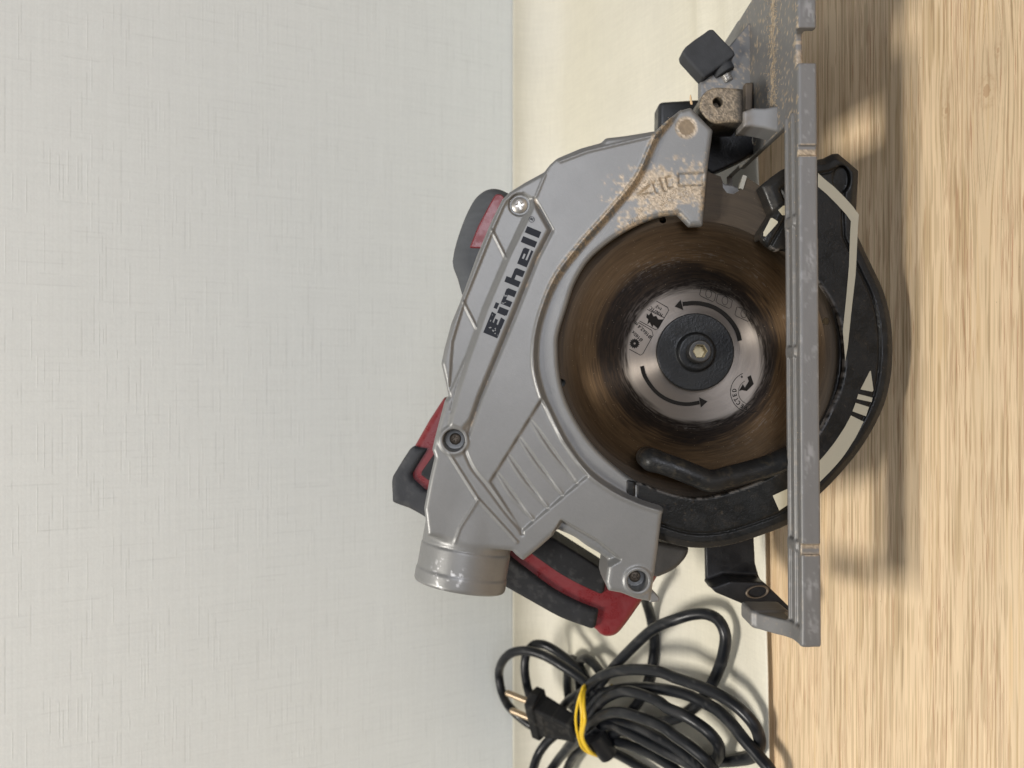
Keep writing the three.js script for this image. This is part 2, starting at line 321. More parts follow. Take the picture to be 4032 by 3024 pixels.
{
  // cream sheet: starts with a slightly lifted edge on the wood, runs flat to the wall and turns up against it
  const ns = 150, nx = 130, pos = [], uvs = [], idx = [], top = [], R = 0.031, TOPY = 0.034;
  const edge = x => -(0.3265 + 0.0275 * x + 0.0008 * noise(x * 30, 3, 5));
  const profile = (x, s) => {
    const z0 = edge(x), flatLen = z0 - (WALL_Z + 0.0015 + R), quarter = R * Math.PI / 2, up = TOPY - R, L = flatLen + quarter + up, d = s * L;
    if (d < flatLen) {
      const z = z0 - d;
      let y = 0.0011 + 0.0028 * Math.exp(-Math.pow(d / 0.022, 2)) * (0.65 + 0.7 * noise(x * 9, 1, 9)) + 0.0008 * (fbm(x * 14, z * 14, 12) - 0.3);
      y += 0.0026 * sst(-0.02, 0.12, x) * Math.exp(-Math.pow((z + 0.377 + 0.02 * x) / 0.007, 2)) + 0.0009 * Math.exp(-Math.pow((z + 0.352 + 0.02 * x) / 0.006, 2));
      return [z, Math.max(y, 0.0012)];
    }
    if (d < flatLen + quarter) { const a = (d - flatLen) / R; return [WALL_Z + 0.0015 + R - R * Math.sin(a), 0.0012 + R - R * Math.cos(a)]; }
    return [WALL_Z + 0.0015, 0.0012 + R + d - flatLen - quarter];
  };
  const th = 0.0009;
  for (let i = 0; i <= nx; i++) {
    const x = -0.65 + 1.3 * i / nx, line = [];
    for (let s = 0; s <= ns; s++) line.push(profile(x, s / ns));
    for (let s = 0; s <= ns; s++) { pos.push(x, line[s][1], line[s][0]); uvs.push(x / 0.15, s / ns * 1.9); }
    for (let s = ns; s >= 0; s--) {
      const a = line[Math.max(s - 1, 0)], b = line[Math.min(s + 1, ns)], tz = b[0] - a[0], ty = b[1] - a[1], l = Math.hypot(tz, ty);
      pos.push(x, line[s][1] + tz / l * th, line[s][0] - ty / l * th); uvs.push(x / 0.15, s / ns * 1.9);
    }
  }
  const K = 2 * (ns + 1);
  for (let i = 0; i < nx; i++) for (let k = 0; k < K; k++) { const a = i * K + k, b = i * K + (k + 1) % K, c = a + K, e = b + K; idx.push(a, c, b, b, c, e); }
  const g = new THREE.BufferGeometry();
  g.setAttribute('position', new THREE.Float32BufferAttribute(pos, 3)); g.setAttribute('uv', new THREE.Float32BufferAttribute(uvs, 2)); g.setIndex(idx); g.computeVertexNormals();
  const W = 1024, d = new Uint8Array(W * W * 4), b = new Uint8Array(W * W * 4);
  for (let j = 0; j < W; j++) for (let i = 0; i < W; i++) {
    const u = i / W, v = j / W, a = pnoise(u * 12, v * 190, 12, 190, 1), c = pnoise(u * 190, v * 12, 190, 12, 2), f = pnoise(u * 256, v * 256, 256, 256, 3), m = pnoise(u * 5, v * 5, 5, 5, 4), y = pnoise(u * 2, v * 3, 2, 3, 6);
    const k = 1 + 0.05 * (a - 0.5) + 0.05 * (c - 0.5) + 0.05 * (f - 0.5) + 0.05 * (m - 0.5);
    set4(d, j * W + i, enc(0.64 * k), enc(0.61 * k * (1 - 0.012 * y)), enc(0.52 * k * (1 - 0.07 * y)));
    const t = 255 * clamp(0.5 + 0.4 * (a - 0.5) + 0.4 * (c - 0.5) + 0.3 * (f - 0.5)); set4(b, j * W + i, t, t, t);
  }
  mesh('floor_sheet', g, std({ map: makeTex(W, W, d, true), bumpMap: makeTex(W, W, b, false), bumpScale: 0.00015, roughness: 0.6 }), scene, { kind: 'structure', label: 'cream woven sheet on the floor turned up against the wall', category: 'floor sheet' });
}
{
  // the ceiling lamp and the window that light the place, both out of view, the latter set to brighten the wall
  const lamp = new THREE.Group(); lamp.name = 'ceiling_lamp'; lamp.position.set(LAMP.x, LAMP.y + 0.06, LAMP.z);
  lamp.userData = { label: 'white two-tube ceiling lamp above the saw', category: 'lamp' }; scene.add(lamp);
  const body = new THREE.BoxGeometry(0.6, 0.03, 0.5); body.translate(0, 0.02, 0); mesh('housing', body, std({ color: C(0.75, 0.75, 0.75), roughness: 0.6 }), lamp);
  for (const dz of [-0.12, 0.12]) { const t = new THREE.BoxGeometry(0.52, 0.035, 0.12); t.translate(0, -0.015, dz); mesh('lamp_tube', t, std({ color: 0xffffff, emissive: 0xfffaf2, emissiveIntensity: 3 }), lamp); }
  const win = new THREE.Group(); win.name = 'window'; win.userData = { label: 'unseen daylight source across the room, placed to light the wallpapered wall', category: 'window' }; scene.add(win);
  win.position.set(0.75, 1.35, 2.0); win.lookAt(0, 0.25, -0.4);
  const pane = new THREE.BoxGeometry(1.5, 1.2, 0.02); pane.translate(0, 0, -0.03); mesh('pane', pane, std({ color: 0xffffff, emissive: 0xeef3ff, emissiveIntensity: 1.5 }), win);
  for (const [x, y, w, h] of [[0, 0.64, 1.66, 0.08], [0, -0.64, 1.66, 0.08], [0.79, 0, 0.08, 1.2], [-0.79, 0, 0.08, 1.2]]) { const f = new THREE.BoxGeometry(w, h, 0.06); f.translate(x, y, -0.03); mesh('frame', f, std({ color: C(0.7, 0.7, 0.7), roughness: 0.5 }), win); }
}

// ------------------------------------------------------------------ the circular saw
const saw = new THREE.Group(); saw.name = 'circular_saw';
saw.userData = { label: 'grey corded circular saw with red and black handles leaning back on its base plate', category: 'circular saw' };
const BASE = new THREE.Vector3(0.06, -0.0416, -0.1235);          // saw frame: the plate edge it rests on
saw.rotation.x = -PITCH;
const sawOrigin = new THREE.Vector3(X0, Y0, -DB).divideScalar(1000);
const toWorld = v => v.clone().add(sawOrigin).applyAxisAngle(new THREE.Vector3(1, 0, 0), -PITCH).add(new THREE.Vector3(0, CAM_H, 0));
const toSaw = v => v.clone().sub(new THREE.Vector3(0, CAM_H, 0)).applyAxisAngle(new THREE.Vector3(1, 0, 0), PITCH).sub(sawOrigin);
saw.position.copy(toWorld(BASE));
scene.add(saw);
function part(name, geo, mat, parent = saw, data = {}) { geo.translate(-BASE.x, -BASE.y, -BASE.z); return mesh(name, geo, mat, parent, data); }
const tint = (base, s, amount) => (x, y, z) => { const k = 1 + amount * (fbm(x / 6 + 50, y / 6 + z / 5 + 50, s) - 0.5) * 2; return [base[0] * k, base[1] * k, base[2] * k]; };
const DUST = [0.42, 0.335, 0.235];
const dustGrain = (x, y) => { const k = 0.62 + 0.75 * hash(Math.floor(x / 0.45), Math.floor(y / 0.45), 3); return DUST.map(c => c * k); };

// --- upper guard: one casting with the dust nozzle
const ZG = 12;
const gp = pts => flat(pts, ZG);
const openingEdge = arc([A(1630, 1155), A(1540, 1165), A(1450, 1195), A(1340, 1250), A(1230, 1325), A(1130, 1420), A(1060, 1540), A(1020, 1659), Cc(970, 170), Cc(968, 250), Cc(975, 360), Cc(1000, 480), Cc(1045, 590), Cc(1110, 700), Cc(1190, 800), Cc(1290, 890), Cc(1400, 970), Cc(1490, 1010), Cc(1548, 1035)]);
const guardOutline = gp([A(1640, 580), A(1700, 562), A(1775, 640), A(1824, 690), A(1800, 860), A(1785, 1000), A(1768, 1218), A(1692, 1220), ...openingEdge,
  Cc(1545, 1110), Cc(1535, 1150), Cc(1512, 1330), Cc(1480, 1560), Cc(1472, 1622), Cc(1390, 1606), Cc(1310, 1574), Cc(1240, 1562), Cc(1224, 1510), Cc(1240, 1400),
  ...arc([Cc(1190, 1365), Cc(1130, 1330), Cc(1060, 1280), Cc(965, 1238)]), Cc(860, 1330), Cc(775, 1398), Cc(735, 1368), Cc(715, 1345), Cc(560, 1330), Cc(250, 1260),
  Cc(232, 1110), Cc(262, 950), Cc(290, 830), Cc(276, 790), Cc(290, 730), Cc(345, 520), Cc(366, 498), Cc(345, 400), Cc(326, 320), Cc(340, 250), Cc(380, 100), A(425, 1650), A(520, 1390), A(600, 1200), A(660, 1080), A(700, 1040), A(780, 990), A(890, 930), A(920, 890), A(960, 855),
  A(1090, 800), A(1200, 770), A(1225, 745), A(1330, 733), A(1500, 705), A(1560, 650)]);
const gOut = field(polyDist, guardOutline, 0.4, 10);
const ridgePts = [A(1575, 645), A(1500, 740), A(1400, 960), A(1250, 1150), A(1090, 1330), A(960, 1500), A(895, 1640), Cc(845, 160), Cc(838, 330), Cc(872, 480), Cc(925, 600), Cc(1000, 745), Cc(1110, 895), Cc(1260, 1010), Cc(1420, 1085), Cc(1550, 1125)];
const ridge = gp(arc(ridgePts));
const gLow = field(polyDist, [...ridge, ...gp([Cc(1700, 1100), Cc(1700, 0), A(2000, 1659), A(2000, 500), A(1700, 500)])], 0.4, 10);
const gRidge = field(lineDist, ridge, 0.4);
const grooveTop = gp([A(838, 1085), P(968, 218), P(1120, 490), P(985, 750), P(810, 1200), P(620, 1659), Q(1090, 175), Q(1000, 430), Q(930, 660)]), grooveArm = gp(arc([Q(905, 720), Q(925, 800), Q(1000, 960), Q(1150, 1150), Q(1350, 1420), Q(1530, 1640), Cc(768, 1246)]));
const gGroove = field(lineDist, grooveTop, 0.4), gGroove2 = field(lineDist, grooveArm, 0.4);
const bandLeft = gp([P(960, 190), P(700, 720), P(490, 1210), P(330, 1659), Q(830, 60), Q(760, 330)]), gBandLine = field(lineDist, bandLeft, 0.4);
const gPanel = field(polyDist, gp([P(700, 200), P(860, 130), P(950, 190), P(700, 720), P(490, 1210), P(330, 1659), Q(790, 60), Q(745, 130), Q(735, 60), P(185, 1530), P(300, 1145), P(565, 490), P(660, 270)]), 0.4);
const gChevA = field(lineDist, gp([P(562, 490), P(690, 745)]), 0.4), gChevB = field(lineDist, gp([P(293, 1155), P(413, 1395)]), 0.4);
const gBand = field(polyDist, [...bandLeft, ...gp([Q(720, 500), Q(900, 560), Q(1000, 430), Q(1090, 175), P(620, 1659), P(985, 750), P(1120, 490), P(968, 218)])], 0.4);
const gRib = field(polyDist, gp([Cc(880, 505), Cc(592, 965), Cc(768, 1236), Cc(1128, 932), Cc(990, 740)]), 0.4);
const ribs = [[[800, 605], [1060, 965]], [[740, 705], [985, 1030]], [[680, 810], [905, 1100]], [[625, 905], [825, 1165]]].map(([a, b]) => field(lineDist, gp(arc([Cc(...a), Cc((a[0] + b[0]) / 2 - 12, (a[1] + b[1]) / 2 + 12), Cc(...b)])), 0.4));
const [ribO, ribN] = [Cc(800, 605), [360 / 444, -260 / 444]];
const gWindow = field(polyDist, gp([Cc(985, 1178), Cc(1180, 1290), Cc(1300, 1388), Cc(1240, 1420), Cc(1190, 1380), Cc(1060, 1300), Cc(940, 1250)]), 0.4);
const gArmEdge = field(lineDist, gp([Q(740, 785), Q(1050, 1275), Q(1400, 1659), Cc(740, 1290)]), 0.4), gFacet = field(lineDist, gp([Q(1055, 1290), Q(860, 1600), Cc(398, 1310)]), 0.4);
const gUpperEdge = field(lineDist, gp([A(975, 880), A(1120, 825), A(1500, 735)]), 0.4), gUpperLine = field(lineDist, gp([A(838, 1085), A(905, 920), A(955, 870)]), 0.4);
const screwHoles = [[A(755, 1112), 4.7, 2.0], [Cc(397, 738), 4.75, 9], [Cc(1398, 1503), 4.4, 8], [H(580, 670), 4.2, 3.2]].map(([p, r, d]) => [...sawPt(p, ZG).slice(0, 2), r, d]);
const arrowMarks = [[H(490, 1175), H(780, 1165), H(785, 1300), H(495, 1312)], [H(350, 1210), H(420, 1200), H(440, 1320), H(370, 1335)], [H(285, 1225), H(320, 1220), H(370, 1370), H(330, 1370)], [H(205, 1270), H(240, 1260), H(280, 1385), H(240, 1390)], [H(45, 1405), H(190, 1290), H(215, 1385)]].map(q => field(polyDist, gp(q), 0.4));
const nozP = sawPt(Cc(545, 860), -11), nozQ = sawPt(Cc(428, 1522), -6), NR = 20.4;
const nozL = Math.hypot(nozQ[0] - nozP[0], nozQ[1] - nozP[1], nozQ[2] - nozP[2]);
const nozAxis = (() => { const v = [0, 1, 2].map(k => nozQ[k] - nozP[k]), l = Math.hypot(...v); return v.map(c => c / l); })();
const boreP = nozP.map((c, k) => c + nozAxis[k] * 8), boreQ = nozQ.map((c, k) => c + nozAxis[k] * 6);
function frontHeight(x, y) {     // height of the casting's outer face
  const low = gLow(x, y);
  let z = ZG - 3.4 * sst(0.9, -1.8, low) + 0.9 * Math.exp(-Math.pow((gRidge(x, y) - 0.2) / 1.0, 2));
  z -= 0.85 * Math.exp(-Math.pow(gGroove(x, y) / 0.75, 2)) + 0.9 * Math.exp(-Math.pow(gGroove2(x, y) / 0.75, 2));
  z += 1.4 * sst(0.2, -2.2, gBand(x, y));
  z -= 0.9 * sst(0.1, -0.9, gPanel(x, y)) + 0.3 * Math.exp(-Math.pow(gBandLine(x, y) / 0.5, 2));
  z += 0.75 * Math.exp(-Math.pow(gChevA(x, y) / 0.55, 2)) + 0.75 * Math.exp(-Math.pow(gChevB(x, y) / 0.55, 2));
  const rib = gRib(x, y);
  if (rib < 1) {
    const px = CX - (y + Y0) * FOCAL / (DB - ZG), py = CY - (x + X0) * FOCAL / (DB - ZG);
    const t = -((px - ribO[0]) * ribN[0] + (py - ribO[1]) * ribN[1]) / (105.6 * 0.72314), m = sst(0.5, -0.6, rib);
    const fr = t - Math.floor(t), saw1 = fr < 0.9 ? fr / 0.9 : (1 - fr) / 0.1;
    z -= m * (1.7 - 1.0 * saw1);
    for (const r of ribs) z += 0.5 * m * Math.exp(-Math.pow(r(x, y) / 0.7, 2));
  }
  z -= 4.5 * sst(0.8, -0.8, gWindow(x, y));
  z += 0.9 * Math.exp(-Math.pow(gArmEdge(x, y) / 0.6, 2)) + 0.7 * Math.exp(-Math.pow(gFacet(x, y) / 0.6, 2));
  z += 0.5 * Math.exp(-Math.pow(gUpperEdge(x, y) / 0.6, 2)) + 0.4 * Math.exp(-Math.pow(gUpperLine(x, y) / 0.5, 2));
  for (const m of arrowMarks) z -= 0.45 * sst(0.3, -0.4, m(x, y));
  return z;
}
const guardFront = field((_, x, y) => frontHeight(x, y), guardOutline, 0.3, 4);   // kept on a grid
function guardSDF(x, y, z) {
  const d2 = gOut(x, y), zf = d2 < 6 ? guardFront(x, y) : ZG;
  let body = smax(d2, z - zf, 2.6);
  body = Math.max(body, -16 - z);
  body = smax(body, -Math.max(d2 + 3.4, z - zf + 4.2), 1.2);                      // hollow behind: room for the blade
  let tube = cylD(x, y, z, nozP, nozQ, NR, 1);
  const along = (x - nozP[0]) * nozAxis[0] + (y - nozP[1]) * nozAxis[1] + (z - nozP[2]) * nozAxis[2], L = nozL;
  tube -= 0.25 * sst(L - 18.5, L - 16.5, along) - 0.3 * Math.exp(-Math.pow((along - L + 17.3) / 0.5, 2)) + 0.4 * sst(L - 6.5, L - 5, along);
  tube = smax(tube, -cylD(x, y, z, boreP, boreQ, 17.4), 1);
  let d = smin(body, tube, 2.5);
  d = smax(d, -Math.max(Math.hypot(x, y) - 84.5, Math.abs(z) - 4), 0.8);           // the blade runs free
  for (const [hx, hy, r, dep] of screwHoles) {
    const q = Math.hypot(x - hx, y - hy);
    if (q > r + 4) continue;
    const f = ZG;
    if (dep > 4) d = smin(d, slab(q - r - 1.6, z, f - dep - 2, f + 0.7, 0.6), 1.2);
    d = smax(d, -Math.max(q - r, f - dep - z), 0.7);
  }
  return d;
}
const dustZone = field(polyDist, gp([H(60, 1080), H(330, 1130), H(520, 1140), H(640, 1180), H(800, 1150), H(790, 1700), H(500, 1600), H(200, 1700), A(1340, 1260), A(1380, 1150), A(1300, 1080), A(1400, 900)]), 0.5);
const boltHole = sawPt(H(580, 670), ZG);
function guardColor(x, y, z, n) {
  let k = 0.198 * (1 + 0.12 * (fbm(x / 9, y / 9, 4) - 0.5) + 0.03 * (fbm(x / 1.1 + 40, y / 1.1, 5, 2) - 0.5) + 0.04 * (hash(Math.floor(x * 1.7), Math.floor(y * 1.7), 8) - 0.5)), c = [k * 0.99, k * 0.99, k * 0.965];
  const f = fbm(x / 5 + 20, y / 5 + 20, 33, 5), g = fbm(x / 1.3, y / 1.3, 34, 3), low = gLow(x, y);
  let m = 0.95 * sst(0.45, 0.66, 0.5 * f + 0.5 * g + 0.16 * sst(2, -6, dustZone(x, y)) - 0.08 * sst(0, 8, dustZone(x, y)) - 0.25 * sst(0, 20, dustZone(x, y)));
  if (n[2] < 0.2) m *= 0.3;
  const rd = Math.abs(gRidge(x, y) - 0.6), alongTop = sst(8, 50, x);
  m = Math.max(m, alongTop * sst(2.0, 0.4, rd) * sst(0.34, 0.56, g) * 0.95);                                   // packed along the ridge
  m = Math.max(m, sst(5.6, 4.0, Math.hypot(x - boltHole[0], y - boltHole[1])) * sst(0.3, 0.5, g + 0.1));      // round the hinge bolt
  m = Math.max(m, 0.6 * sst(0.7, 0.2, gGroove(x, y)) * sst(0.5, 0.7, f));
  if (Math.hypot(x - boltHole[0], y - boltHole[1]) < 3.5) c = [0.2, 0.145, 0.085].map(v => v * (0.6 + 0.8 * g));
  else if (m > 0) { const dg = dustGrain(x, y); c = c.map((v, i) => lerp(v, dg[i], m)); }
  const scuff = sst(0.66, 0.74, fbm(x / 2.2 + 9, y / 2.2, 61, 3)) * sst(9, 4, Math.hypot(x - nozQ[0] - 9, y - nozQ[1] - 4));
  c = c.map(v => lerp(v, 0.6, scuff));
  return c;
}
{
  const xs = guardOutline.map(p => p[0]), ys = guardOutline.map(p => p[1]);
  const geo = nets(guardSDF, [Math.min(...xs, nozQ[0] - 24) - 1, Math.min(...ys) - 1, -27], [Math.max(...xs) + 1, Math.max(...ys, nozQ[1] + 24) + 1, ZG + 6], 0.62, guardColor);
  globalThis.guardMesh = part('upper_guard', geo, MAT.silver, saw, { label: 'grey cast upper blade guard with dust nozzle' });
}
const guard = globalThis.guardMesh; delete globalThis.guardMesh;
{
  // lettering on the guard, each letter drawn in its own slanted frame on the raised band
  const o = sawPt(P(612, 1500), ZG), e = sawPt(P(1022, 510), ZG), ux = e[0] - o[0], uy = e[1] - o[1], L = Math.hypot(ux, uy), u = [ux / L, uy / L], v = [-u[1], u[0]];
  const cap = (() => { const t = sawPt(P(480, 1450), ZG); return (t[0] - o[0]) * v[0] + (t[1] - o[1]) * v[1]; })();
  const put = (a, b) => [o[0] + u[0] * a * L + v[0] * b * cap, o[1] + u[1] * a * L + v[1] * b * cap];
  // [along from 0 to 1, up from 0 to 1]; read along the band from the nozzle end
  const letters = [
    [[0, 0], [0.172, 0], [0.180, 0.30], [0.108, 0.30], [0.110, 0.40], [0.150, 0.42], [0.152, 0.62], [0.112, 0.60], [0.114, 0.70], [0.190, 0.68], [0.196, 1], [0, 1]],
    [[0.205, 0], [0.262, 0], [0.262, 0.66], [0.205, 0.66]], [[0.232, 0.76], [0.285, 0.76], [0.285, 1.0], [0.232, 1.0]],
    [[0.290, 0], [0.340, 0], [0.340, 0.44], [0.385, 0.44], [0.385, 0], [0.440, 0], [0.440, 0.58], [0.425, 0.68], [0.290, 0.68]],
    [[0.478, 0], [0.530, 0], [0.530, 0.44], [0.572, 0.44], [0.572, 0], [0.628, 0], [0.628, 0.58], [0.615, 0.68], [0.530, 0.68], [0.530, 1], [0.478, 1]],
    [[0.665, 0], [0.818, 0], [0.818, 0.15], [0.722, 0.15], [0.722, 0.27], [0.820, 0.27], [0.820, 0.58], [0.806, 0.68], [0.665, 0.68]],
    [[0.850, 0], [0.905, 0], [0.905, 1], [0.850, 1]], [[0.940, 0], [0.998, 0], [0.998, 1], [0.940, 1]]];
  const geos = [];
  const drape = (outline, holes = []) => {
    const sh = new THREE.Shape(outline.map(p => new THREE.Vector2(...put(...p)))); for (const h of holes) sh.holes.push(new THREE.Path(h.map(p => new THREE.Vector2(...put(...p)))));
    let g = new THREE.ShapeGeometry(sh).toNonIndexed();
    for (let r = 0; r < 3; r++) {                                  // split faces so that the print follows the band
      const p = g.attributes.position.array, out = [];
      for (let k = 0; k < p.length; k += 9) { const a = [p[k], p[k + 1]], b = [p[k + 3], p[k + 4]], c = [p[k + 6], p[k + 7]], m = (s, t) => [(s[0] + t[0]) / 2, (s[1] + t[1]) / 2], ab = m(a, b), bc = m(b, c), ca = m(c, a); for (const q of [a, ab, ca, ab, b, bc, ca, bc, c, ab, bc, ca]) out.push(q[0], q[1], 0); }
      g = new THREE.BufferGeometry(); g.setAttribute('position', new THREE.Float32BufferAttribute(out, 3));
    }
    const p = g.attributes.position, keep = [];
    for (let k = 0; k < p.count; k += 3) {
      const cx = (p.getX(k) + p.getX(k + 1) + p.getX(k + 2)) / 3, cy = (p.getY(k) + p.getY(k + 1) + p.getY(k + 2)) / 3, a = ((cx - o[0]) * u[0] + (cy - o[1]) * u[1]) / L;
      if (a < 0.46 && fbm(cx / 1.1 + 7, cy / 1.1, 91, 3) > 0.75) continue;      // worn off in places on the first letters
      for (let m = 0; m < 3; m++) { const x = p.getX(k + m), y = p.getY(k + m); let z = guardFront(x, y); keep.push(x / 1000, y / 1000, (z + 0.14) / 1000); }
    }
    const r = new THREE.BufferGeometry(); r.setAttribute('position', new THREE.Float32BufferAttribute(keep, 3)); r.computeVertexNormals();
    geos.push(r);
  };
  letters.forEach((l, k) => drape(l, k === 5 ? [[[0.722, 0.39], [0.768, 0.39], [0.768, 0.52], [0.722, 0.52]]] : []));
  const c0 = sawPt(P(932, 396), ZG), ring = (r, n = 28) => Array.from({ length: n }, (_, i) => [c0[0] + r * Math.cos(i / n * 6.2832), c0[1] + r * Math.sin(i / n * 6.2832)]);
  const font = await new FontLoader().loadAsync('fonts/droid/droid_sans_bold.typeface.json');
  globalThis.sawFont = font;
  const rs = new THREE.Shape(ring(1.3).map(p => new THREE.Vector2(p[0] / 1000, p[1] / 1000))); rs.holes.push(new THREE.Path(ring(1.1).map(p => new THREE.Vector2(p[0] / 1000, p[1] / 1000))));
  const zR = (guardFront(c0[0], c0[1]) + 0.2) / 1000, ringGeo = new THREE.ShapeGeometry(rs); ringGeo.translate(0, 0, zR);
  const rGeo = new THREE.ShapeGeometry(font.generateShapes('R', 0.0014)); rGeo.translate(-0.00045, -0.0007, 0); rGeo.rotateZ(Math.atan2(u[1], u[0])); rGeo.translate(c0[0] / 1000, c0[1] / 1000, zR);
  const strip = g => { g = g.index ? g.toNonIndexed() : g; for (const n of Object.keys(g.attributes)) if (n !== 'position' && n !== 'normal') g.deleteAttribute(n); return g; };
  part('lettering', mergeGeometries([...geos, ringGeo, rGeo].map(strip)), MAT.ink, guard);
}
const font = globalThis.sawFont; delete globalThis.sawFont;

// screws: pan head with a cross slot
function screwGeo(r, h) {
  return nets((x, y, z) => {
    let d = smax(Math.hypot(x, y) - r, Math.hypot(x, y, z + r * 1.6) - (r * 1.6 + h), 0.5);
    d = Math.max(d, -0.5 - z);
    const w = 0.14 * r + 0.1 * Math.max(0, r * 0.3 - Math.abs(Math.abs(x) - Math.abs(y)));
    const slot = Math.min(Math.max(Math.abs(x) - w, Math.abs(y) - r * 0.52), Math.max(Math.abs(y) - w, Math.abs(x) - r * 0.52));
    return smax(d, -Math.max(slot, h - 1.1 - z), 0.2);
  }, [-r, -r, -0.6], [r, r, h], 0.16);
}
const screwBase = screwGeo(3.7, 1.2), screwSmall = screwGeo(2.6, 0.9);
screwHoles.slice(0, 3).forEach(([x, y, r, dep], k) => {
  const g = (k ? screwSmall : screwBase).clone(), f = guardFront(x, y);
  g.rotateZ([0.25, 0.1, 0.6][k]); g.translate(x / 1000, y / 1000, (f - dep + (k ? 0.4 : 0.9)) / 1000);
  part('screw', g, k ? MAT.oldScrew : MAT.steel, guard);
  if (!k) { const w = new THREE.CylinderGeometry(0.0046, 0.0046, 0.0004, 40); w.rotateX(Math.PI / 2); w.translate(x / 1000, y / 1000, (f - dep + 0.25) / 1000); part('washer', w, MAT.blackPlain, guard); }  // black disc under the head, makes the dark ring round it
});

// --- blade
{
  const RB = 82.5, TEETH = 24, tip = Math.atan2(...[sawPt(H(1215, 1225), 0)].map(p => [p[1], p[0]])[0]);
  const pts = [];
  for (let k = 0; k < TEETH; k++) {
    const a0 = tip + k / TEETH * 2 * Math.PI, da = 2 * Math.PI / TEETH;   // a gullet, then the back of the next tooth
    const rel = [[0, RB], [0.006, RB - 3], [0.012, RB - 6.6], [0.045, RB - 9.3], [0.085, RB - 9.4], [0.115, RB - 7.4], [0.125, RB - 4.6], [0.14, RB - 2.6], [0.2, RB - 1.6], [0.255, RB - 0.4]];
    for (const [a, r] of rel) pts.push([r * Math.cos(a0 + a * da / 0.2618), r * Math.sin(a0 + a * da / 0.2618)]);
  }
  const shape = new THREE.Shape(pts.map(p => new THREE.Vector2(p[0] / 1000, p[1] / 1000)));
  const circ = (cx, cy, r, n) => new THREE.Path(Array.from({ length: n }, (_, i) => new THREE.Vector2((cx + r * Math.cos(-i / n * 6.28319)) / 1000, (cy + r * Math.sin(-i / n * 6.28319)) / 1000)));
  for (const p of [D(1250, 440), A(1535, 1195), Cc(985, 425)]) { const q = sawPt(p, 0); shape.holes.push(circ(q[0], q[1], 1.75, 18)); }
  { const q = sawPt(D(1250, 440), 0); shape.holes.push(circ(-(sawPt(A(1535, 1195), 0)[0]), -(sawPt(A(1535, 1195), 0)[1]), 1.75, 18)); }
  // the front face as rings, so that the brushed grain runs round the centre
  const ringGeo = (() => {
    const nr = 40, na = 240, pos = [], uv = [], uv1 = [], idx = [];
    for (let i = 0; i <= nr; i++) for (let j = 0; j <= na; j++) {
      const r = lerp(6, 59.0, i / nr), a = j / na * 2 * Math.PI, x = r * Math.cos(a), y = r * Math.sin(a);
      pos.push(x / 1000, y / 1000, 0.00012); uv.push(j / na, r / 85); uv1.push(x / 170 + 0.5, y / 170 + 0.5);
    }
    for (let i = 0; i < nr; i++) for (let j = 0; j < na; j++) { const q = i * (na + 1) + j; idx.push(q, q + na + 1, q + 1, q + 1, q + na + 1, q + na + 2); }
    const g = new THREE.BufferGeometry(); g.setAttribute('position', new THREE.Float32BufferAttribute(pos, 3)); g.setAttribute('uv', new THREE.Float32BufferAttribute(uv, 2)); g.setAttribute('uv1', new THREE.Float32BufferAttribute(uv1, 2)); g.setIndex(idx); g.computeVertexNormals();
    return g;
  })();
  const W = 1024, d = new Uint8Array(W * W * 4), ro = new Uint8Array(W * W * 4);
  for (let j = 0; j < W; j++) for (let i = 0; i < W; i++) {
    const x = ((i + 0.5) / W - 0.5) * 170, y = ((j + 0.5) / W - 0.5) * 170, r = Math.hypot(x, y), a = Math.atan2(y, x) / (2 * Math.PI) + 0.5;
    const st = pnoise(a * 40, r * 2.2, 40, 2000, 1), st2 = pnoise(a * 110, r * 4, 110, 2000, 2), big = pnoise(a * 7, r * 0.16, 7, 2000, 3), sp = hash(i, j, 5);
    const edge = 28.6 + 5.5 * (pnoise(a * 6, 1, 6, 2000, 11) - 0.5) + 2.2 * (pnoise(a * 18, r * 0.4, 18, 2000, 13) - 0.5) + 1.0 * (pnoise(a * 30, r * 2, 30, 2000, 12) - 0.5);
    const smear = pnoise(a * 3, 2, 3, 9, 15), rag = pnoise(a * 14, r * 0.5, 14, 2000, 16);
    const burn = sst(edge - 0.8, edge + 2.6, r) * (1 - sst(31 + 7 * smear + 5 * rag, 37 + 11 * smear + 5 * rag, r + 5 * (st - 0.5)));
    const resin = sst(edge, edge + 7, r), far = sst(54, 64, r + 5 * (big - 0.5));
    const steel = [0.27, 0.24, 0.21], brown = [0.086, 0.054, 0.028], black = [0.016, 0.012, 0.010];
    let c = steel.map((v, k) => lerp(v, brown[k] * (0.72 + 0.5 * st + 0.25 * (st2 - 0.5) + 0.4 * (big - 0.5)), resin));
    c = c.map((v, k) => lerp(v, [0.115, 0.096, 0.075][k] * (0.8 + 0.4 * st), 0.65 * far));  // greyer towards the rim: own grey-brown tone plus brushed sheen painted in
    c = c.map((v, k) => lerp(v, black[k], clamp(burn * (0.55 + 0.75 * (st2 * 0.5 + st * 0.5)))));
    const scrape = sst(0.72, 0.85, st2) * resin * sst(0.45, 0.7, big) * sst(60, 34, r);
    c = c.map((v, k) => lerp(v, steel[k] * 0.7, 0.5 * scrape));
    if (sp > 0.9992) c = [0.45, 0.36, 0.24];
    const q = (j * W + i) * 4;
    d[q] = enc(c[0]); d[q + 1] = enc(c[1]); d[q + 2] = enc(c[2]); d[q + 3] = 255;
    const rg = 255 * clamp(lerp(0.88, 0.95, resin) + 0.12 * (st - 0.5)); ro[q] = ro[q + 1] = ro[q + 2] = rg; ro[q + 3] = 255;
  }
  const map = makeTex(W, W, d, true), rough = makeTex(W, W, ro, false); map.channel = 1; rough.channel = 1;
  const bw = 64, bh = 1024, bb = new Uint8Array(bw * bh * 4);
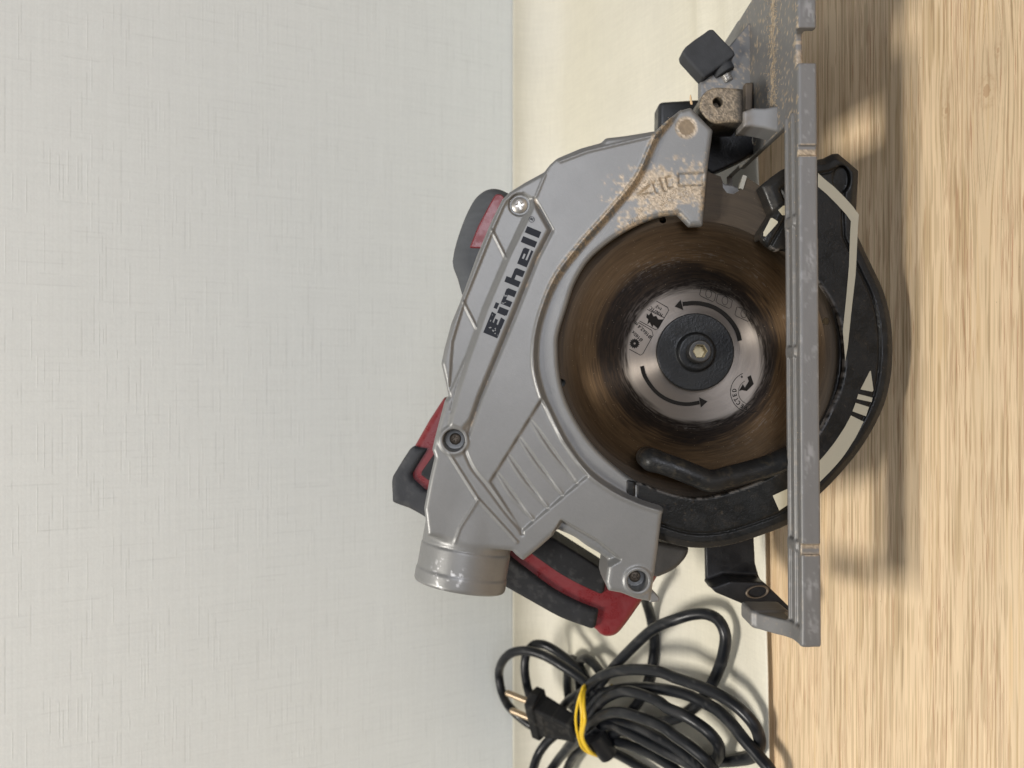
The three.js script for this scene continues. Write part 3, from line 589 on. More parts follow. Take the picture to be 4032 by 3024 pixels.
  for (let j = 0; j < bh; j++) for (let i = 0; i < bw; i++) { const t = 255 * (0.6 * pnoise(i / bw * 8, j * 0.5, 8, 2000, 1) + 0.4 * pnoise(i / bw * 16, j, 16, 2000, 2)), q = (j * bw + i) * 4; bb[q] = bb[q + 1] = bb[q + 2] = t; bb[q + 3] = 255; }
  const bump = makeTex(bw, bh, bb, false); bump.repeat.set(3, 1);
  const bodyGeo = new THREE.ExtrudeGeometry(shape, { depth: 0.0016, bevelEnabled: false, curveSegments: 6 }); bodyGeo.translate(0, 0, -0.0016);
  { const p = bodyGeo.attributes.position, uv = bodyGeo.attributes.uv, u1 = new Float32Array(p.count * 2); for (let k = 0; k < p.count; k++) { uv.setXY(k, p.getX(k) * 10, p.getY(k) * 10); u1[k * 2] = p.getX(k) / 0.17 + 0.5; u1[k * 2 + 1] = p.getY(k) / 0.17 + 0.5; } bodyGeo.setAttribute('uv1', new THREE.BufferAttribute(u1, 2)); }
  const bladeMat = phy({ map, roughnessMap: rough, metalness: 0.85, roughness: 0.6, anisotropy: 0.97, anisotropyRotation: Math.PI / 2, bumpMap: bump, bumpScale: 0.00003 });
  const rimMat = std({ map, roughnessMap: rough, color: C(0.8, 0.8, 0.8), metalness: 0.6, roughness: 0.75 });
  const blade = part('blade', bodyGeo, rimMat, saw, { label: 'resin-stained toothed steel saw blade' });
  part('blade_face', ringGeo, bladeMat, blade);
  for (let k = 0; k < TEETH; k++) {
    const a = tip + k / TEETH * 2 * Math.PI, c = new THREE.BoxGeometry(0.0062, 0.0019, 0.0024); c.translate(0.0794, 0.0008, -0.0008); c.rotateZ(a);
    part('tooth', c, MAT.carbide, blade);
  }
  // print: two turning arrows, panels and lettering
  const bp = (x, y) => sawPt(R4(x, y), 0.3).slice(0, 2), Z = 0.32, geos = [];
  const shp = (pts, holes = []) => { const s = new THREE.Shape(pts.map(p => new THREE.Vector2(p[0] / 1000, p[1] / 1000))); for (const h of holes) s.holes.push(new THREE.Path(h.map(p => new THREE.Vector2(p[0] / 1000, p[1] / 1000)))); const g = new THREE.ShapeGeometry(s); g.translate(0, 0, Z / 1000); geos.push(g); };
  const stroke = (pts, w) => { const l = [], r = []; pts.forEach((p, i) => { const a = pts[Math.max(i - 1, 0)], b = pts[Math.min(i + 1, pts.length - 1)], t = [b[0] - a[0], b[1] - a[1]], m = Math.hypot(...t) || 1; l.push([p[0] - t[1] / m * w / 2, p[1] + t[0] / m * w / 2]); r.push([p[0] + t[1] / m * w / 2, p[1] - t[0] / m * w / 2]); }); shp([...l, ...r.reverse()]); };
  const sm = (pts, n = 8) => smoothLine(pts, n).map(p => [p[0], p[1]]);
  stroke(sm([[1310, 745], [1285, 655], [1230, 560], [1150, 475], [1050, 410], [950, 378], [850, 366], [735, 375]].map(p => bp(...p))), 1.95);
  shp([bp(655, 400), bp(715, 332), bp(742, 436)]);
  stroke(sm([[325, 1000], [345, 1080], [395, 1170], [470, 1260], [560, 1325], [670, 1368], [790, 1382], [905, 1365]].map(p => bp(...p))), 1.7);
  shp([bp(985, 1355), bp(900, 1312), bp(918, 1416)]);
  const box = (pts, w = 0.28) => stroke([...pts, pts[0], pts[1]].map(p => bp(...p)), w);
  const lines = [[[470, 345], [585, 410], [594, 440], [490, 620], [465, 635], [300, 545]], [[290, 560], [425, 640], [438, 690], [335, 875], [310, 890], [200, 830]], [[555, 515], [380, 430]]];
  for (const l of lines) stroke(l.map(p => bp(...p)), 0.28);
  const saw2 = (cx, cy, R, r, n, part2 = 1) => { const q = []; for (let k = 0; k < n; k++) { const a = k / n * 6.2832; q.push([cx + R * Math.cos(a), cy + R * Math.sin(a)], [cx + r * Math.cos(a + 0.15), cy + r * Math.sin(a + 0.15)], [cx + R * 0.93 * Math.cos(a + 5.2 / n), cy + R * 0.93 * Math.sin(a + 5.2 / n)]); } return q; };
  const s1 = bp(252, 772); shp(saw2(...s1, 2.35, 1.8, 14), [Array.from({ length: 12 }, (_, i) => [s1[0] + 0.45 * Math.cos(-i / 12 * 6.28), s1[1] + 0.45 * Math.sin(-i / 12 * 6.28)])]);
  shp([[375, 470], [395, 490], [420, 455], [440, 500], [470, 495], [490, 530], [540, 530], [485, 622], [440, 585], [430, 610], [405, 560], [380, 580], [390, 530], [370, 510]].map(p => bp(...p)));
  const text = (s, x, y, dir, size) => { const g = new THREE.ShapeGeometry(font.generateShapes(s, size / 1000)), o = bp(x, y); g.rotateZ(dir); g.translate(o[0] / 1000, o[1] / 1000, Z / 1000); geos.push(g); };
  const dirOf = (a, b) => { const p = bp(...a), q = bp(...b); return Math.atan2(q[1] - p[1], q[0] - p[0]); };
  text('HW/TC', 540, 480, dirOf([540, 480], [420, 400]), 1.5); text('t=2', 530, 420, dirOf([530, 420], [450, 365]), 1.4);
  text('Ø165x', 340, 735, dirOf([340, 735], [240, 640]), 1.5); text('Ø16x2,4 m', 430, 705, dirOf([430, 705], [300, 580]), 1.5);
  for (const [cx, cy] of [[1150, 330], [1340, 460], [985, 260]]) { const q = [[-80, 20], [-60, -55], [10, -40], [85, 10], [70, 80], [50, 90], [-60, 40]].map(([a, b]) => [cx + a, cy + b]); box(q, 0.22); const o = bp(cx + 10, cy + 12); stroke(Array.from({ length: 21 }, (_, i) => [o[0] + 1.9 * Math.cos(i / 20 * 6.2832), o[1] + 1.3 * Math.sin(i / 20 * 6.2832)]), 0.2); }
  const sc = bp(1420, 1260), arcPts = (r, a, b) => Array.from({ length: 24 }, (_, i) => { const t = lerp(a, b, i / 23); return [sc[0] + r * Math.cos(t), sc[1] + r * Math.sin(t)]; });
  stroke(arcPts(9.1, 0.4, 3.5), 0.28); stroke(arcPts(5.6, 0.5, 3.2), 0.2);
  'PECTED'.split('').forEach((ch, k) => { const t = 2.95 - k * 0.27, g = new THREE.ShapeGeometry(font.generateShapes(ch, 0.0019)); g.rotateZ(t - Math.PI / 2); g.translate((sc[0] + 6.4 * Math.cos(t)) / 1000, (sc[1] + 6.4 * Math.sin(t)) / 1000, Z / 1000); geos.push(g); });
  { const q = bp(1330, 1107), st = []; for (let k = 0; k < 10; k++) { const r = k % 2 ? 0.3 : 0.75, t = k / 10 * 6.2832 + 0.3; st.push([q[0] + r * Math.cos(t), q[1] + r * Math.sin(t)]); } shp(st); }
  shp([[1300, 1250], [1340, 1180], [1360, 1215], [1400, 1150], [1385, 1110], [1420, 1090], [1450, 1180], [1380, 1250], [1330, 1240]].map(p => bp(...p)));
  part('blade_print', mergeGeometries(geos.map(g => { g = g.index ? g.toNonIndexed() : g; for (const n of Object.keys(g.attributes)) if (n !== 'position' && n !== 'normal') g.deleteAttribute(n); return g; })), MAT.bladeInk, blade);
}
{
  // clamping flange and socket bolt
  const c = sawPt(D(400, 645), 3), hub = sawPt(D(415, 645), 8), bo = sawPt(D(430, 643), 12);
  const f = nets((x, y, z) => {
    const q = Math.hypot(x, y), q1 = Math.hypot(x - (hub[0] - c[0]) * 0.3, y - (hub[1] - c[1]) * 0.3);
    let d = slab(q - 17.3, z, 0, 2.6, 0.5);
    d = smin(d, smax(q1 - 8.6 + Math.max(0, z - 3.4) * 0.3, z - 5.2, 0.8), 0.6);
    return Math.max(d, -z);
  }, [-18, -18, 0], [18, 18, 7], 0.45, tint([0.011, 0.0115, 0.012], 5, 0.35));
  f.translate(0, 0, 0.0004);
  const fl = part('flange', f, MAT.black, saw, { label: 'black round blade flange' });
  const b = nets((x, y, z) => {
    let d = slab(Math.hypot(x, y) - 5.0, z, 4, 11.5, 0.7);
    const hex = Math.max(Math.abs(x), Math.abs(x) * 0.5 + Math.abs(y) * 0.866) - 2.75;
    d = smax(d, -Math.max(hex, 7 - z), 0.2);
    const th = Math.atan2(y, x);
    return d + (Math.hypot(x, y) > 4.4 && z > 5 && z < 10.6 ? 0.1 * Math.sin(th * 40) : 0);
  }, [-5.5, -5.5, 4], [5.5, 5.5, 12], 0.22);
  const bolt = part('bolt', b, std({ color: C(0.05, 0.048, 0.045), metalness: 0.6, roughness: 0.4 }), saw, { label: 'dark hex socket bolt in the blade centre' });
  const s = nets((x, y, z) => { const hex = Math.max(Math.abs(x), Math.abs(x) * 0.5 + Math.abs(y) * 0.866); return Math.max(hex - 2.9, -(Math.max(hex - 2.55, 7.4 - z)), 7 - z, z - 11.35); }, [-3.4, -3.4, 7], [3.4, 3.4, 11.4], 0.2);
  part('socket', s, MAT.brass, bolt);
}

// small cast tab at the foot of the upper guard
part('tab', slabSolid(flat([Cc(1462, 1540), Cc(1518, 1598), Cc(1516, 1618), Cc(1462, 1624)], 2), -5, 2, 0.6, 0.5, () => [0.2, 0.198, 0.192]), MAT.silver, guard);

// --- lower guard
const ZL = 9;
{
  const lp = pts => flat(pts, ZL);
  const outer = [S(280, 765), S(400, 665), S(520, 580), S(900, 475), S(960, 465), S(1060, 415), S(1125, 405), S(1250, 510), S(1355, 600), S(1345, 800), S(1328, 1060), S(1335, 1290),
    ...arc([S(1420, 1470), D(1570, 83), D(1630, 210), D(1672, 340), D(1695, 480), D(1702, 620), D(1690, 800), D(1655, 960), D(1590, 1110), D(1500, 1260), D(1400, 1390), D(1300, 1500), D(1210, 1590), E(1040, 320), E(945, 375), E(800, 430), E(650, 475), E(500, 492), E(380, 480), E(250, 440)]), E(60, 340), E(60, 110)];
  const inner = [...arc([E(190, 145), E(290, 185), E(400, 213), E(520, 215), E(700, 170), E(850, 110), E(945, 50), D(1100, 1290), D(1210, 1155), D(1280, 1020), D(1335, 900), D(1365, 780), D(1372, 690), D(1355, 500), D(1330, 400), D(1270, 280), D(1190, 170), D(1080, 60)]), S(700, 1560), S(520, 1475), S(430, 1490), S(330, 1430), S(275, 1370), S(258, 1320), S(270, 1260), S(400, 1060)];
  const f = field(polyDist, lp([...outer, ...inner]), 0.4, 8), fo = field(polyDist, lp([...outer, S(390, 1040)]), 0.4, 8), xs = lp([...outer, ...inner]);
  const ear = lp([S(1150, 700)])[0], lever = field(polyDist, lp([S(400, 1060), S(560, 900), S(640, 900), S(640, 1480), S(520, 1475), S(430, 1490), S(275, 1370), S(258, 1320), S(270, 1260)]), 0.4, 6);
  const face = (x, y) => ZL + 0.7 * sst(0.3, -0.5, lever(x, y)) - 0.9 * sst(-7.5, -6.9, fo(x, y)) * sst(-6.0, -6.6, -0 + fo(x, y)) ;
  const g = nets((x, y, z) => {
    const d2 = f(x, y), rim = Math.max(fo(x, y), d2);
    let zf = face(x, y);
    let d = smax(d2, z - zf + 0.55 * Math.max(0, fo(x, y) + 3.2), 1.0);
    d = Math.max(d, -13 - z);
    d = Math.max(d, -Math.max(fo(x, y) + 2.6, z - ZL + 3.6));
    const e = Math.hypot((x - ear[0]) * 0.62, y - ear[1]);
    d = smax(d, -Math.max(e - 3.6, ZL - 2.2 - z), 0.8);
    return d;
  }, [Math.min(...xs.map(p => p[0])), Math.min(...xs.map(p => p[1])), -13], [Math.max(...xs.map(p => p[0])), Math.max(...xs.map(p => p[1])), ZL + 1.2], 0.7,
  (x, y, z) => { const k = 0.011 * (1 + 0.5 * (fbm(x / 8, y / 8, 71) - 0.5)), dm = (hash(Math.floor(x * 2), Math.floor(y * 2), 4) > 0.996 ? 0.3 : 0) + 0.08 * sst(0.6, 0.8, fbm(x / 3 + 4, y / 3, 72, 3)); const edgeDust = sst(0.9, 0.2, -f(x, y)) * sst(-6, -9, fo(x, y)) * sst(0.35, 0.6, fbm(x / 2, y / 2, 73, 3)); const rim = (fo(x, y) > -3 ? 0.008 : 0) + 0.16 * edgeDust; return [lerp(k + rim, 0.3, dm * 0.35), lerp(k + rim * 0.92, 0.22, dm * 0.35), lerp(k * 0.95 + rim * 0.85, 0.14, dm * 0.35)]; });  // rim: chamfer highlight painted in lighter, plus dust along the inner edge
  const lg = part('lower_guard', g, MAT.black, saw, { label: 'black swinging lower blade guard' });
  // inner plate of the guard behind its cut-out
  const ringPts = []; for (let k = 0; k <= 40; k++) { const a = lerp(-2.3, -0.55, k / 40); ringPts.push([63.2 * Math.cos(a), 63.2 * Math.sin(a)]); } for (let k = 40; k >= 0; k--) { const a = lerp(-2.3, -0.55, k / 40); ringPts.push([80 * Math.cos(a), 80 * Math.sin(a)]); }
  part('inner_plate', slabSolid(ringPts, 2.2, 4.6, 0.4, 0.8, () => [0.012, 0.011, 0.01]), MAT.black, lg);
  // cream painted marks
  const Z = 0.22, mark = (pts, z = null) => { const q = lp(pts), g = sheet(q, 0), p = g.attributes.position; for (let k = 0; k < p.count; k++) p.setZ(k, ((z ?? face(p.getX(k) * 1000, p.getY(k) * 1000)) + Z) / 1000); part('marking', g, MAT.cream, lg); };
  mark([S(885, 640), S(960, 710), S(1060, 790), S(1180, 910), S(1270, 1010), S(1330, 1095), S(1322, 1210), S(1312, 1400), S(1300, 1659), D(1440, 140), D(1410, 400), D(1390, 600), D(1373, 700), D(1357, 500), D(1378, 300), S(1222, 1659), S(1235, 1300), S(1243, 1165), S(1190, 1090), S(1090, 980), S(980, 870), S(885, 790)], ZL);
  mark([D(1535, 762), D(1540, 766), D(1557, 892), D(1550, 900), D(1472, 885)], ZL); mark([D(1458, 915), D(1550, 938), D(1545, 968), D(1448, 947)], ZL); mark([D(1440, 972), D(1528, 1000), D(1508, 1060), D(1420, 1028)], ZL);
  mark([D(1410, 1055), D(1492, 1095), ...arc([D(1440, 1200), D(1350, 1335), D(1210, 1485), D(1090, 1590), E(945, 258)]), E(905, 285), E(870, 205), ...arc([E(950, 168), D(1100, 1450), D(1205, 1350), D(1300, 1235), D(1370, 1130)])], ZL);
  mark([S(445, 1050), S(500, 1000), S(540, 1000), S(540, 1100), S(490, 1105)], ZL + 0.75); mark([S(365, 1135), S(385, 1135), S(442, 1172), S(440, 1190), S(310, 1335), S(285, 1330), S(285, 1290)], ZL + 0.75);
  // lifting lever
  const lv = [D(110, 1345), D(260, 1395), D(400, 1450), D(490, 1482), D(620, 1455), D(760, 1420), D(900, 1375), D(1015, 1325)].map((p, k) => sawPt(p, [16, 18, 19, 19, 18, 17, 16, 14][k]));
  const lvs = smoothLine(lv, 4);
  part('lifting_lever', nets((x, y, z) => { let d = 1e3; for (let k = 1; k < lvs.length; k++) d = Math.min(d, capsule(x, y, z * 0.8 + 3.4, lvs[k - 1], lvs[k], 4.7, 4.7)); return smin(d, capsule(x, y, z, [lv[0][0], lv[0][1], 4], lv[0], 4.8, 4.6), 2); },
    [-62, -46, 3], [-14, 36, 27], 0.6, (x, y, z, n) => { const k = 0.014 * (1 + 0.6 * (fbm(x / 4, y / 4, 81) - 0.5)), t = sst(0.6, 0.8, fbm(x / 2 + 3, y / 2, 82, 3)) * 0.12; return [lerp(k, 0.3, t * 0.5), lerp(k, 0.24, t * 0.5), lerp(k, 0.15, t * 0.5)]; }), MAT.black, lg);
}

// --- base plate, seen from its near edge
const PB = { top: -33.8, bottom: -41.7, near: 35.5, slope: 0.0080 };
const plateY = x => PB.slope * (x - 60);          // the plate sits a touch out of level along its length
const xAt = (p, z) => sawPt(p, z)[0];
{
  const near = PB.near, xr = xAt(E(1120, 1016), near), xf = 172;
  const n1 = [xAt(B(980, 355), near), xAt(B(980, 158), near)], n2 = [xAt(B(980, 880), near), xAt(B(980, 826), near)], n3 = [xAt(E(1060, 520), near), xAt(E(1060, 470), near)];
  const lugX = xAt(E(760, 840), -34);
  const sdf = (x, y0, z) => {
    const y = y0 - plateY(x);
    const T = PB.top, Bm = PB.bottom, bx = (x0, x1, y1, y2, z1, z2, r = 0.6) => boxD(x, y, z, (x0 + x1) / 2, (y1 + y2) / 2, (z1 + z2) / 2, (x1 - x0) / 2, (y2 - y1) / 2, (z2 - z1) / 2, r);
    let d = bx(xr, xf, Bm, T, near - 3.4, near, 0.9);                                         // near edge
    d = smin(d, bx(xr, xf, T - 4, T - 1.2, near - 16.5, near - 1, 0.4), 0.6);               // rail behind it
    d = smin(d, bx(xr + 6, 98, T - 4, T, near - 9.4, near - 7.6, 0.5), 0.5);
    d = smin(d, bx(xr + 6, 98, T - 4, T, near - 16.5, near - 14.4, 0.5), 0.5);
    d = Math.min(d, bx(96, xf, T - 4.2, T - 1.2, -50, near - 1, 0.6));                         // front, no slot
    d = Math.min(d, bx(xf - 4, xf, Bm, T - 1.2, -50, near - 1, 0.8));
    // rear web rising to the lug
    const t = clamp((near - 2 - z) / 34), xw = lerp(xr + 3.5, -119, sst(0.0, 0.9, t)), hw = lerp(0.2, 10.5, sst(0.25, 1, t));
    d = smin(d, boxD(x, y, z, xw, T - 2 + hw / 2, (near + 1) / 2, 3.6, 2 + hw / 2, (near - 3) / 2, 1), 1.2);
    d = smin(d, boxD(x, y, z, -118.5, T + 2.4, -3, 3.8, 8.8, 8, 1.6), 1.5);
    d = smax(d, -boxD(x, y, z, (n1[0] + n1[1]) / 2, Bm, near, Math.abs(n1[1] - n1[0]) / 2, 20, 5.5), 0.6);
    d = smax(d, -boxD(x, y, z, (n2[0] + n2[1]) / 2, (T + Bm) / 2, near, Math.abs(n2[1] - n2[0]) / 2, 20, 0.9), 0.3);
    d = smax(d, -boxD(x, y, z, (n3[0] + n3[1]) / 2, (T + Bm) / 2, near, Math.abs(n3[1] - n3[0]) / 2, 20, 0.9), 0.3);
    for (const q of [xAt(D(1015, 640), 22), xAt(T8(530, 560), 22), xAt(S(570, 1190), 22)]) { d = smin(d, boxD(x, y, z, q, T - 1.6, near - 11.5, 2.4, 1.8, 5.4, 1.4), 0.6); }
    return d * 0.9;
  };
  const wear = [S(815, 1540), T8(720, 1350), E(1075, 700), B(985, 60), D(1140, 1310)].map(w => sawPt(w, near));
  const nx2 = (n2[0] + n2[1]) / 2, nx3 = (n3[0] + n3[1]) / 2;
  const geo = nets(sdf, [-124, PB.bottom - 3, -51], [xf + 1, PB.top + 12, near + 0.5], 0.72, (x, y, z, n) => {
    let k = 0.165 * (1 + 0.12 * (fbm(x / 7, y + z / 7, 41) - 0.5)), c = [k, k * 0.985, k * 0.97];
    const sc = sst(0.68, 0.78, fbm(x / 3.4, y / 1.6 + z / 3, 43, 3)) * (n[2] > 0.7 ? 1 : 0.3);
    c = c.map(v => lerp(v, 0.36, 0.3 * sc));
    const g = fbm(x / 1.4, z / 1.4, 44, 3);
    for (const [wx, wy] of wear) { const w = sst(4.5, 1, Math.hypot((x - wx) * 0.6, (y - wy) * 1.5)) * sst(0.45, 0.62, fbm(x / 3, y / 0.5, 45, 3)); if (z > near - 1.5) c = c.map(v => lerp(v, 0.36, 0.55 * w)); }
    let m = 0;
    if (n[1] > 0.5 && x > 92) { const line = Math.exp(-Math.pow((z - 2 - 0.05 * (x - 120)) / 3.5, 2)); m = sst(0.52, 0.62, g + 0.3 * line - 0.12 + 0.1 * (fbm(x / 9, z / 9, 46) - 0.5)); }
    if (Math.abs(x - nx2) < 2.6 && z > near - 1.6) m = Math.max(m, 0.95 * sst(0.3, 0.45, g));
    if (Math.abs(x - nx3) < 2.4 && z > near - 1.6) m = Math.max(m, 0.8 * sst(0.45, 0.6, g));
    if (x > n1[0] && x < n1[1] && z > near - 8 && z < near - 4) m = Math.max(m, 0.75 * sst(0.35, 0.55, g));
    if (n[1] > 0.4) m = Math.max(m, 0.15 * sst(0.6, 0.72, g));
    const dg = dustGrain(x, z + y).map(v => v * 0.9); return c.map((v, i) => lerp(v, dg[i], m));
  });
  const plate = part('base_plate', geo, MAT.plate, saw, { label: 'grey cast base plate seen along its near edge' });
  for (const [x0, x1, y0, y1, z0, z1] of [[98, xf, PB.top - 4.2, PB.top - 1.25, -122, -49], [-30, 97.98, PB.top - 4.2, PB.top - 1.25, -122, -72], [-30, xf, PB.bottom, PB.top - 1.25, -124, -122.02], [xf - 4, xf, PB.bottom, PB.top - 4.22, -122, -50.02]]) {
    const g = new THREE.BoxGeometry((x1 - x0) / 1000, (y1 - y0) / 1000, (z1 - z0) / 1000); g.rotateZ(PB.slope); g.translate((x0 + x1) / 2000, (y0 + y1) / 2000 + plateY((x0 + x1) / 2) / 1000, (z0 + z1) / 2000);
    part('sole', g, std({ color: C(0.165, 0.163, 0.16), metalness: 0.3, roughness: 0.5 }), plate);
  }
  // quadrant upright at the front of the plate, and the hinge bar
  part('quadrant', slabSolid(flat([B(372, 430), B(395, 405), B(540, 255), B(690, 80), B(757, 8), B(800, 150), B(770, 190), B(680, 320), B(676, 480), B(640, 640), B(600, 720), B(440, 650), B(372, 560)], -30), -36, -30, 0.8, 0.7, (x, y, z) => { const k = 0.18 * (1 + 0.1 * (fbm(x / 6, y / 6, 47) - 0.5)), m = 0.5 * sst(0.6, 0.72, fbm(x / 1.5, y / 1.5, 48, 3) + 0.04), dg = dustGrain(x, y); return [k, k, k].map((v, i) => lerp(v, dg[i], m)); }), MAT.plate, plate);
  part('hinge_bar', slabSolid(flat([H(1180, 515), H(1290, 478), H(1420, 482), H(1560, 455), H(1740, 420), H(1745, 470), H(1640, 540), H(1635, 690), H(1560, 738), H(1400, 700), H(1270, 682), H(1180, 692)], 8), -6, 8, 1.2, 0.6, (x, y, z, n) => { const k = 0.25 * (1 + 0.1 * (fbm(x / 5, y / 5, 49) - 0.5)), m = sst(-26, -21, y) * 0.8, f = fbm(x / 1.6, y / 1.6, 50, 3); return [lerp(k, 0.17, m * f), lerp(k, 0.12, m * f), lerp(k, 0.07, m * f)]; }), MAT.plate, plate);
  part('brown_slot', slabSolid(flat([H(1216, 190), H(1304, 190), H(1292, 490), H(1216, 495)], -22), -29, -24, 0.3, 0.6, tint([0.13, 0.1, 0.07], 51, 0.3)), MAT.plate, plate);  // brown slab laid in to show the slot
}

// --- hinge between guard and plate
const brA = field(polyDist, flat([E(505, 380), E(512, 655), E(530, 690), E(620, 720), E(800, 660), E(772, 560), E(765, 380)], -50), 0.5, 5), brB = field(polyDist, flat([E(520, 675), E(545, 702), E(720, 775), E(860, 797), E(948, 842), E(956, 800), E(880, 725), E(800, 648), E(620, 640)], -42), 0.5, 5);
{
  const hp = flat([...arc([H(1190, 640), H(1000, 642), H(850, 642), H(760, 575), H(705, 470), H(745, 330), H(850, 258), H(1000, 252)]), H(1185, 268)], 7), f = field(polyDist, hp, 0.4, 5), hole = sawPt(H(905, 420), 7);
  const hinge = part('hinge_block', nets((x, y, z) => smax(slab(f(x, y), z, -14, 7, 1.6), -Math.max(Math.hypot(x - hole[0], y - hole[1]) - 2.1, 1 - z), 0.6), [...f.box.slice(0, 2), -14], [...f.box.slice(2), 7], 0.5, (x, y, z, n) => {
    const k = 0.022, g = fbm(x / 0.8, y / 0.8, 52, 3), h = hash(Math.floor(x / 0.4), Math.floor(y / 0.4), 6); let m = 0.35 + 0.5 * sst(0.3, 0.65, g * 0.7 + 0.3 * h); m *= sst(-8, 3, z) * (1 - 0.8 * sst(f.box[1] + 5, f.box[1] + 1.5, y)); if (n[2] < 0.5) m *= 0.35;
    const dg = dustGrain(x, y); return [k, k, k].map((v, i) => lerp(v, dg[i] * 0.85, m));
  }), MAT.black, saw, { label: 'dusty black hinge block' });
  const back = []; for (let k = 0; k <= 60; k++) { const a = lerp(-0.32, Math.PI + 0.32, k / 60); back.push([82 * Math.cos(a), 82 * Math.sin(a)]); }
  part('guard_back', slabSolid(back, -16.5, -14.5, 0.5, 1.2, tint([0.19, 0.187, 0.18], 58, 0.1)), MAT.silver, saw);
  part('hinge_bracket', slabSolid(flat([H(880, 700), H(985, 640), H(1180, 648), H(1340, 690), H(1470, 790), H(1400, 870), H(1330, 960), H(1150, 1060), H(980, 1140), H(850, 1195), H(700, 1100), H(760, 800)], -26), -34, -26, 1.2, 0.7, tint([0.014, 0.014, 0.015], 53, 0.4)), MAT.black, saw);
  part('hinge_lever', nets((x, y, z) => Math.min(capsule(x, y, z, sawPt(H(1120, 690), -8), sawPt(H(1330, 725), -8), 2.4), capsule(x, y, z, sawPt(H(1330, 725), -8), sawPt(H(1450, 800), -12), 2.2, 1.6), capsule(x, y, z, sawPt(H(1450, 800), -12), sawPt(H(1230, 835), -18), 1.8)), [40, -50, -24], [85, -8, -3], 0.5, tint([0.05, 0.05, 0.05], 54, 0.5)), MAT.black, saw);
  const wsh = new THREE.TorusGeometry(0.0025, 0.0006, 10, 28), wc = sawPt(H(1300, 820), -15); wsh.scale(0.35, 1, 1); wsh.rotateZ(Math.PI / 2); wsh.translate(...wc.map(v => v / 1000)); part('washer', wsh, MAT.steel, saw);
  part('bevel_lever', slabSolid(flat([H(258, 450), H(272, 425), H(300, 410), H(690, 385), H(900, 420), H(900, 720), H(255, 720)], -62), -76, -62, 2.2, 0.8, tint([0.028, 0.029, 0.031], 55, 0.3)), MAT.black, saw);
  // wing knob of the rip fence
  const kz = -24, kf = field(polyDist, flat([B(270, 290), B(290, 262), ...arc([B(340, 222), B(395, 185), B(425, 164), B(448, 164)]), B(566, 288), B(571, 310), B(540, 335), B(400, 438), B(385, 436), B(278, 318)], kz), 0.4, 5);
  const s1 = sawPt(B(475, 350), -30), s2 = sawPt(B(512, 420), -30), s3 = sawPt(B(535, 465), -30);
  const knob = part('wing_knob', nets((x, y, z) => smin(slab(kf(x, y), z, -34, kz, 1.3), cylD(x, y, z, s1, s2, 5.2, 0.8), 0.6), [...kf.box.slice(0, 2).map(v => v - 7), -38], [kf.box[2] + 3, kf.box[3] + 3, kz], 0.6, (x, y, z) => { const k = 0.05 * (1 + 0.4 * (fbm(x / 5, y / 5, 56) - 0.5)); return [k * 0.97, k, k * 1.06]; }), MAT.rubber, saw, { label: 'black wing knob' });
  part('screw_thread', nets((x, y, z) => cylD(x, y, z, s2, s3, 2.6) + 0.35 * Math.abs(Math.sin((x * (s3[0] - s2[0]) + y * (s3[1] - s2[1])) / Math.hypot(s3[0] - s2[0], s3[1] - s2[1]) * 2.6)), [Math.min(s2[0], s3[0]) - 5, Math.min(s2[1], s3[1]) - 5, -36], [Math.max(s2[0], s3[0]) + 5, Math.max(s2[1], s3[1]) + 5, -25], 0.3), MAT.steel, knob);
  // rear depth bracket with its rivet
  const br = part('rear_bracket', nets((x, y, z) => { const a = brA(x, y), b = brB(x, y); return smin(slab(a, z, -52, -48, 1), slab(b, z, -50, -34, 1.2), 1.5); }, [-130, -60, -53], [-40, 40, -33], 0.7, tint([0.013, 0.013, 0.014], 57, 0.4)), MAT.black, saw, { label: 'black steel depth bracket' });
  const rv = new THREE.TorusGeometry(0.0052, 0.0007, 10, 36), rc = sawPt(E(790, 720), -33); rv.scale(1, 0.55, 1); rv.rotateZ(1.75); rv.translate(rc[0] / 1000, rc[1] / 1000, -0.0336); part('rivet', rv, MAT.oldScrew, br);
}

